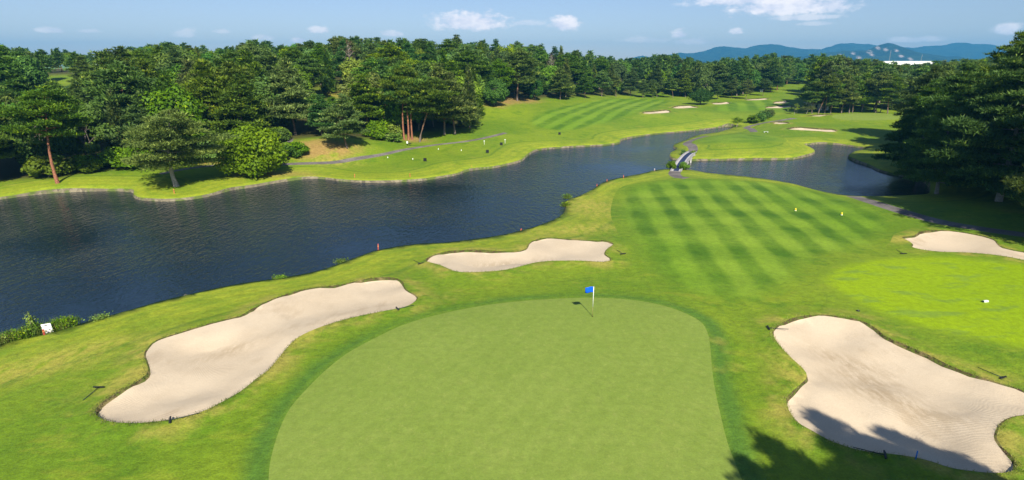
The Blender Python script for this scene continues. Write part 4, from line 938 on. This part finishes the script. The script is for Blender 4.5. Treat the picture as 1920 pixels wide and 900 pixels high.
for px, py, l in ((83,628,'red hazard stake beside the white sign at the lake edge'),(303.5,562,'red hazard stake on the grass edge before the kidney-shaped bunker'),(596,506,'red-brown hazard stake above the far tip of the kidney-shaped bunker'),(709,468,'red hazard stake on the lake edge between the two bunkers'),(974,432,'leaning red hazard stake on the lake edge behind the bone-shaped bunker')): stake(px, py, 'red_paint', l, None, .45 if px == 83 else .75, .45 if px == 974 else .05)
for px, py in ((1138,340),(1169,334),(1119,349)): stake(px, py, 'red_paint', 'small hazard stake on the lake edge beside the striped fairway', 'stakes along the striped fairway', .8)
stake(1227, 320, 'white_paint', 'pale stake on the lake edge near the footbridge', None, .8)
stake(1445, 336.5, 'black_plastic', 'dark stake on the pond edge beyond the striped fairway', None, .8)
for px, py in ((327,363),(527,340),(665,333),(769,332),(884,312)): stake(px, py, 'orange_paint', 'orange stake on the lawn edge across the lake', 'stakes across the lake', .7)
# the notice board at the lake edge
sx, sy = hit([(92, 622)])[0]; sz = gz(sx, sy)
sg = tag(empty('notice_sign', (sx, sy, sz), R(16)), 'white notice board on a teal post at the weedy lake edge', 'sign'); sg.rotation_euler = (0, R(-4), R(16))
m_ = MB(); m_.tube([(0, .04, -.3), (0, .065, 1.12)], .05, 8); m_.build('post', MATS['sign_post'], sg, True)
m_ = MB(); m_.box(-.30, .30, -.012, .012, .38, 1.25); bd = m_.build('board', MATS['white_paint'], sg)
m_ = MB(); m_.box(-.10, .10, -.016, -.0125, 1.10, 1.16); m_.build('heading_mark', MATS['sign_dark'], bd)
for k in range(3): m_ = MB(); m_.box(-.14, .14, -.016, -.0125, .93-.16*k, .942-.16*k); m_.build('print_line', MATS['sign_red'], bd)
def rake(p0, p1, label, head_at=1, hl=.62):
    """a bunker rake lying from pixel p0 to p1, the head at p1"""
    a, b = hit([p0, p1]); za, zb = gz(*a), gz(*b); L = float(np.hypot(*(b-a))); L = min(max(L, 1.3), 2.3)
    d = (b-a)/np.linalg.norm(b-a); e = tag(empty('bunker_rake', (b[0], b[1], max(za, zb)+.03), math.atan2(-d[1], -d[0])), label, 'rake')
    m_ = MB(); m_.tube([(0, 0, .03), (L*.5, 0, .02), (L, 0, .02)], [.022, .02, .018], 6); m_.build('handle', MATS['rake_green'], e, True)
    m_ = MB(); m_.box(-.035, .035, -hl/2, hl/2, .02, .075); hd = m_.build('head', MATS['black_plastic'], e)
    for k in range(9): m_ = MB(); y = -hl/2+.04+(hl-.08)*k/8; m_.tube([(-.03, y, .04), (-.10, y, .01)], [.012, .006], 4); m_.build('tooth', MATS['black_plastic'], hd)
rake((161,750),(186,730),'rake with wide head lying on the grass left of the kidney-shaped bunker')
rake((376,781),(321,795),'rake lying along the near rim of the kidney-shaped bunker'); rake((768,581),(746,586),'rake lying at the far tip of the kidney-shaped bunker'); rake((775,491),(789,497),'rake lying at the lake-side end of the bone-shaped bunker'); rake((1158,473),(1168,479),'rake lying off the fairway end of the bone-shaped bunker')
rake((1464,622.5),(1440,621),'rake with its handle in the top of the large bunker'); rake((1833,694),(1879,713),'long rake lying on the grass above the large bunker'); rake((1640,858),(1657,862),'rake lying on the shaded rim of the large bunker'); rake((1683,474),(1693,480),'rake lying beside the bunker under the shaded path')
x, y = hit([(1715, 868)])[0]; e = tag(empty('marker_post', (x, y, gz(x, y)+.05)), 'small blue post standing at the shaded rim of the large bunker', 'post'); m_ = MB(); m_.tube([(0, 0, -.1), (0, 0, .38)], .03, 8); m_.build('post', MATS['blue_paint'], e, True); m_ = MB(); m_.tube([(0, 0, .38), (0, 0, .42)], [.04, .02], 8); m_.build('cap', MATS['blue_paint'], e)
for px, py in ((1491.5,395),(1578,403)):
    x, y = hit([(px, py)])[0]; e = tag(empty('yardage_marker', (x, y, gz(x, y)+.02)), 'small yellow yardage marker on the striped fairway', 'marker', 'yellow fairway markers'); m_ = MB(); m_.tube([(0, 0, -.05), (0, 0, .16), (0, 0, .26), (0, 0, .32)], [.11, .11, .09, .03], 12); m_.build('dome', MATS['yellow_paint'], e, True); m_ = MB(); m_.tube([(0, 0, -.05), (0, 0, .03)], .13, 12); m_.build('base_ring', MATS['white_paint'], e)
x, y = hit([(1845, 573)])[0]; e = tag(empty('hole_marker', (x, y, gz(x, y)+.01), .15), 'small white block with dark side on the bright spare green', 'marker'); m_ = MB(); m_.box(-.14, .24, -.07, .07, .0, .12); m_.build('block', MATS['white_paint'], e); m_ = MB(); m_.box(-.26, -.143, -.06, .06, .0, .10); m_.build('dark_end', MATS['rake_green'], e)
for px, py in ((1608,588),(1692,479.5),):
    x, y = hit([(px, py)])[0]; e = tag(empty('sprinkler_cover', (x, y, gz(x, y)+.01)), 'small dark sprinkler cover in the turf', 'sprinkler', 'sprinkler covers'); m_ = MB(); m_.tube([(0, 0, -.05), (0, 0, .03), (0, 0, .05)], [.13, .13, .09], 12); m_.build('lid', MATS['black_plastic'], e, True); m_ = MB(); m_.tube([(0, 0, .04), (0, 0, .07)], .03, 8); m_.build('nozzle', MATS['steel'], e)
# tee furniture across the lake
for px, py in ((797,302.5),(914,287),(940,272.5),(1049,252.5)):
    x, y = hit([(px, py)])[0]; e = tag(empty('tee_board', (x, y, gz(x, y)), R(-8)), 'small black tee board on the mown tee across the lake', 'board', 'black tee boards'); m_ = MB(); m_.box(-.30, .30, -.10, .10, .10, .66); m_.build('panel', MATS['black_plastic'], e)
    for s in (-1, 1): m_ = MB(); m_.box(s*.22-.04, s*.22+.04, -.06, .06, -.1, .10); m_.build('leg', MATS['black_plastic'], e)
for px, py in ((822,280.5),(865,282.5),(727,296),(774,299)):
    x, y = hit([(px, py)])[0]; e = tag(empty('tee_marker', (x, y, gz(x, y))), 'tiny white tee marker on the grass across the lake', 'marker', 'white tee markers'); m_ = MB(); m_.tube([(0, 0, -.05), (0, 0, .1), (0, 0, .22), (0, 0, .26)], [.08, .10, .07, .02], 10); m_.build('ball', MATS['white_paint'], e, True); m_ = MB(); m_.tube([(0, 0, -.1), (0, 0, .02)], .04, 6); m_.build('spike', MATS['steel'], e)
for px, py in ((908,271),(947,269)):
    x, y = hit([(px, py)])[0]; e = tag(empty('tee_post', (x, y, gz(x, y))), 'thin white post on the tee across the lake', 'post', 'white tee posts'); m_ = MB(); m_.tube([(0, 0, -.1), (0, 0, .85)], .035, 6); m_.build('post', MATS['white_paint'], e); m_ = MB(); m_.box(-.12, .12, -.02, .02, .8, .95); m_.build('plate', MATS['white_paint'], e)
x, y = hit([(764, 273)])[0]; e = tag(empty('ball_washer', (x, y, gz(x, y))), 'dark ball washer with white box beside the cart path', 'ball washer'); m_ = MB(); m_.tube([(0, 0, -.1), (0, 0, .8)], .05, 8); m_.build('post', MATS['black_plastic'], e); m_ = MB(); m_.box(-.16, .16, -.14, .14, .5, .98); m_.build('box', MATS['white_paint'], e); m_ = MB(); m_.box(.2, .9, -.2, .2, .45, .62); m_.build('tray', MATS['black_plastic'], e); m_ = MB(); m_.box(.5, .58, -.05, .05, -.1, .45); m_.build('tray_leg', MATS['black_plastic'], e)
x, y = hit([(1436, 249)])[0]; e = tag(empty('bench', (x, y, gz(x, y)), .1, .7), 'white bench on the tee of the spit', 'bench')
for k in range(3): m_ = MB(); m_.box(-.95, .95, -.22+.16*k, -.09+.16*k, .43, .47); m_.build('slat', MATS['white_paint'], e)
for s in (-1, 1): m_ = MB(); m_.box(s*.7-.05, s*.7+.05, -.2, .24, -.1, .428); m_.build('leg', MATS['white_paint'], e)
# rest huts among the far pines
for px, py, wd, l in ((1525,205,5.5,'white hut with pale hipped roof among the far pine trunks'),(1541,206,4.,'smaller pale-roofed hut next to the white hut among the far pines')):
    x, y, z = H(px, py); e = tag(empty('rest_hut', (x, y, z), .2), l, 'hut')
    m_ = MB(); m_.box(-wd/2+.5, wd/2-.5, -1.4, 1.4, -.2, 2.2); m_.build('wall', MATS['white_wall'], e)
    m_ = MB(); a = wd/2+.3; m_.add([(-a, -2.2, 2.2), (a, -2.2, 2.2), (a, 2.2, 2.2), (-a, 2.2, 2.2), (-a*.35, 0, 3.5), (a*.35, 0, 3.5)], [(0, 1, 5, 4), (1, 2, 5), (2, 3, 4, 5), (3, 0, 4), (3, 2, 1, 0)]); m_.build('roof', MATS['grey_roof'], e)
    m_ = MB(); m_.box(-.5, .5, -1.44, -1.402, 0, 1.9); m_.build('door', MATS['sign_dark'], e)
x, y, z = H(1427, 172); e = tag(empty('rest_hut', (x, y, z), .0, .4), 'tiny white shelter under the trees of the long far wood', 'hut'); m_ = MB(); m_.box(-1.6, 1.6, -1.2, 1.2, -.2, 2.1); m_.build('wall', MATS['white_wall'], e); m_ = MB(); m_.add([(-2, -1.7, 2.1), (2, -1.7, 2.1), (2, 1.7, 2.1), (-2, 1.7, 2.1), (-2, 0, 3.), (2, 0, 3.)], [(0, 1, 5, 4), (2, 3, 4, 5), (1, 2, 5), (3, 0, 4), (3, 2, 1, 0)]); m_.build('roof', MATS['white_wall'], e)
# the factory roof beyond the woods
d0, d1 = pix_dir(1655, 114.5), pix_dir(1752, 114.5); DF = 760.
x0, x1 = d0[0]/d0[1]*DF, d1[0]/d1[1]*DF; zt = CAMZ+pix_dir(1700, 114.5)[2]/pix_dir(1700, 114.5)[1]*DF
e = tag(empty('factory_building', ((x0+x1)/2, DF, 9), 0), 'long white flat-roofed building above the far treetops', 'building'); hw = (x1-x0)/2
m_ = MB(); m_.box(-hw, hw, 0, 40, -1, zt-9-.8); m_.build('wall', MATS['white_wall'], e); m_ = MB(); m_.box(-hw-.4, hw+.4, -.4, 40.4, zt-9-.797, zt-9); m_.build('roof_parapet', MATS['white_wall'], e)
for k in range(12): m_ = MB(); xx = -hw+3+k*(2*hw-6)/11; m_.box(xx-1.2, xx+1.2, -.06, .03, 4.5, 7); m_.build('window', MATS['carpet_blue'], e)
for px, l, hh in ((1667, 'thin pale lattice mast rising behind the white building', 15), (1727, 'thin dark mast beside the white building', 9)):
    d = pix_dir(px, 114); x = d[0]/d[1]*840; e = tag(empty('mast', (x, 840, 9)), l, 'mast'); zt2 = zt-9+hh
    for s, t_ in ((-.5, -.5), (.5, -.5), (0, .5)): m_ = MB(); m_.tube([(s, t_, -1), (s*.3, t_*.3, zt2)], .13, 5); m_.build('leg', MATS['steel'], e)
    for k in range(8): m_ = MB(); q = zt2*(k+.5)/8; f_ = .5*(1-.7*(k+.5)/8); m_.tube([(-f_, -f_, q), (f_, -f_, q+1), (0, f_, q+.5), (-f_, -f_, q)], .06, 4); m_.build('brace', MATS['steel'], e)
# weeds and stones at the near lake corner
WP = [(5,640,.8),(20,634,.9),(38,632,.8),(55,626,1.0),(66,622,1.1),(75,620,.7),(102,617,.8),(112,613,1.0),(122,611,1.),(131,607,.8),(188,597,.5),(640,489,.35),(525,520,.35),(1064,370,.9),(1060,385,.8)]
for i, (px, py, hh) in enumerate(WP):
    x, y, z = H(px, py); e = tag(empty('weed_clump', (x, y, z-.15), random.uniform(0, 6)), 'weedy green clump growing along the edge of the lake', 'weeds', 'weeds along the lake edge'); rs_ = np.random.default_rng(900+i)
    Pq = np.column_stack([rs_.normal(0, .28, (260, 2)), np.zeros(260)]); bv, bf, bs = blades(Pq, hh*.35, hh, .045, rs_, .5); tag(link('stems', mk_mesh('stems', bv, bf, MATS['blade'], False, {'shade': bs}), e), kind='stuff')
    C = np.column_stack([rs_.normal(0, .32, (220, 2)), rs_.uniform(.1, hh*.75, 220)]); q = plates(C, rs_.normal(0, .6, (220, 3))+[0, 0, .8], .14, rs_); link('leaves', mk_mesh('leaves', q, np.arange(len(q)).reshape(-1, 4), MATS['leaves' if i % 2 else 'leaves_light'], False, {'shade': np.repeat(rs_.uniform(0, 1, 220), 4)}), e)
for i, (px, py) in enumerate(((64,613),(61,618))):
    x, y, z = H(px, py+6); e = tag(empty('tall_weed', (x, y, z)), 'tall flowering weed stalk beside the white notice board', 'weeds', 'tall weed stalks'); rs_ = np.random.default_rng(950+i); hh = 1.1+.5*i; m_ = MB(); m_.tube([(0, 0, -.1), (.05, 0, hh*.5), (.02, .03, hh)], [.02, .015, .006], 5); m_.build('stalk', MATS['bark_pale'], e)
    C = np.column_stack([rs_.normal(0, .12, (140, 2)), rs_.uniform(.2, hh, 140)]); q = plates(C, rs_.normal(0, .6, (140, 3))+[0, -.3, .6], .13, rs_); link('leaves', mk_mesh('leaves', q, np.arange(len(q)).reshape(-1, 4), MATS['leaves_light'], False, {'shade': np.repeat(rs_.uniform(.2, 1, 140), 4)}), e)
# stones of the near revetment
def stone_mesh(seed):
    rs_ = np.random.default_rng(seed); v = unit(rs_.normal(0, 1, (14, 3)))*[.5, .36, .26]
    import bmesh; bm = bmesh.new(); [bm.verts.new(q) for q in v]; bmesh.ops.convex_hull(bm, input=bm.verts); me = bpy.data.meshes.new('stone'); bm.to_mesh(me); bm.free(); me.materials.append(MATS['concrete_dark']); return me
simple('concrete_dark', (.13, .12, .10), .9, .2, .35, 3.)
SM = [stone_mesh(s) for s in range(4)]
bank_o = bpy.data.objects['lake_bank']
edge = LAKE[(np.abs(LAKE[:, 1]-36) < 9) & (LAKE[:, 0] < -24) & (LAKE[:, 0] > -48)]
for i, (x, y) in enumerate(edge[::2]):
    o = link('stone', SM[i % 4], bank_o); s = random.uniform(.6, 1.1); o.location = (x+random.uniform(-.2, .2)-.15, y+random.uniform(-.2, .2)+.25, random.uniform(.25, .6)); o.rotation_euler = (random.uniform(-.4, .4), random.uniform(-.4, .4), random.uniform(0, 6)); o.scale = (s, s, s)

# ------------------------------------------------------------------ haze: the air over the whole place
def f_haze(t, out):
    v = t.new('ShaderNodeVolumePrincipled'); v.inputs['Color'].default_value = (.13, .57, 1.0, 1); v.inputs['Density'].default_value = 1.75e-4; v.inputs['Anisotropy'].default_value = .1; t.l.new(v.outputs[0], out.inputs['Volume'])
material('haze', f_haze)
m_ = MB(); m_.box(-5700, 5700, -5700, 5700, -3, 215); hz = m_.build('haze', MATS['haze']); tag(hz, 'thin blue summer haze over the course and mountains', 'haze', kind='stuff')
print('done', round(time.time()-T0, 1))
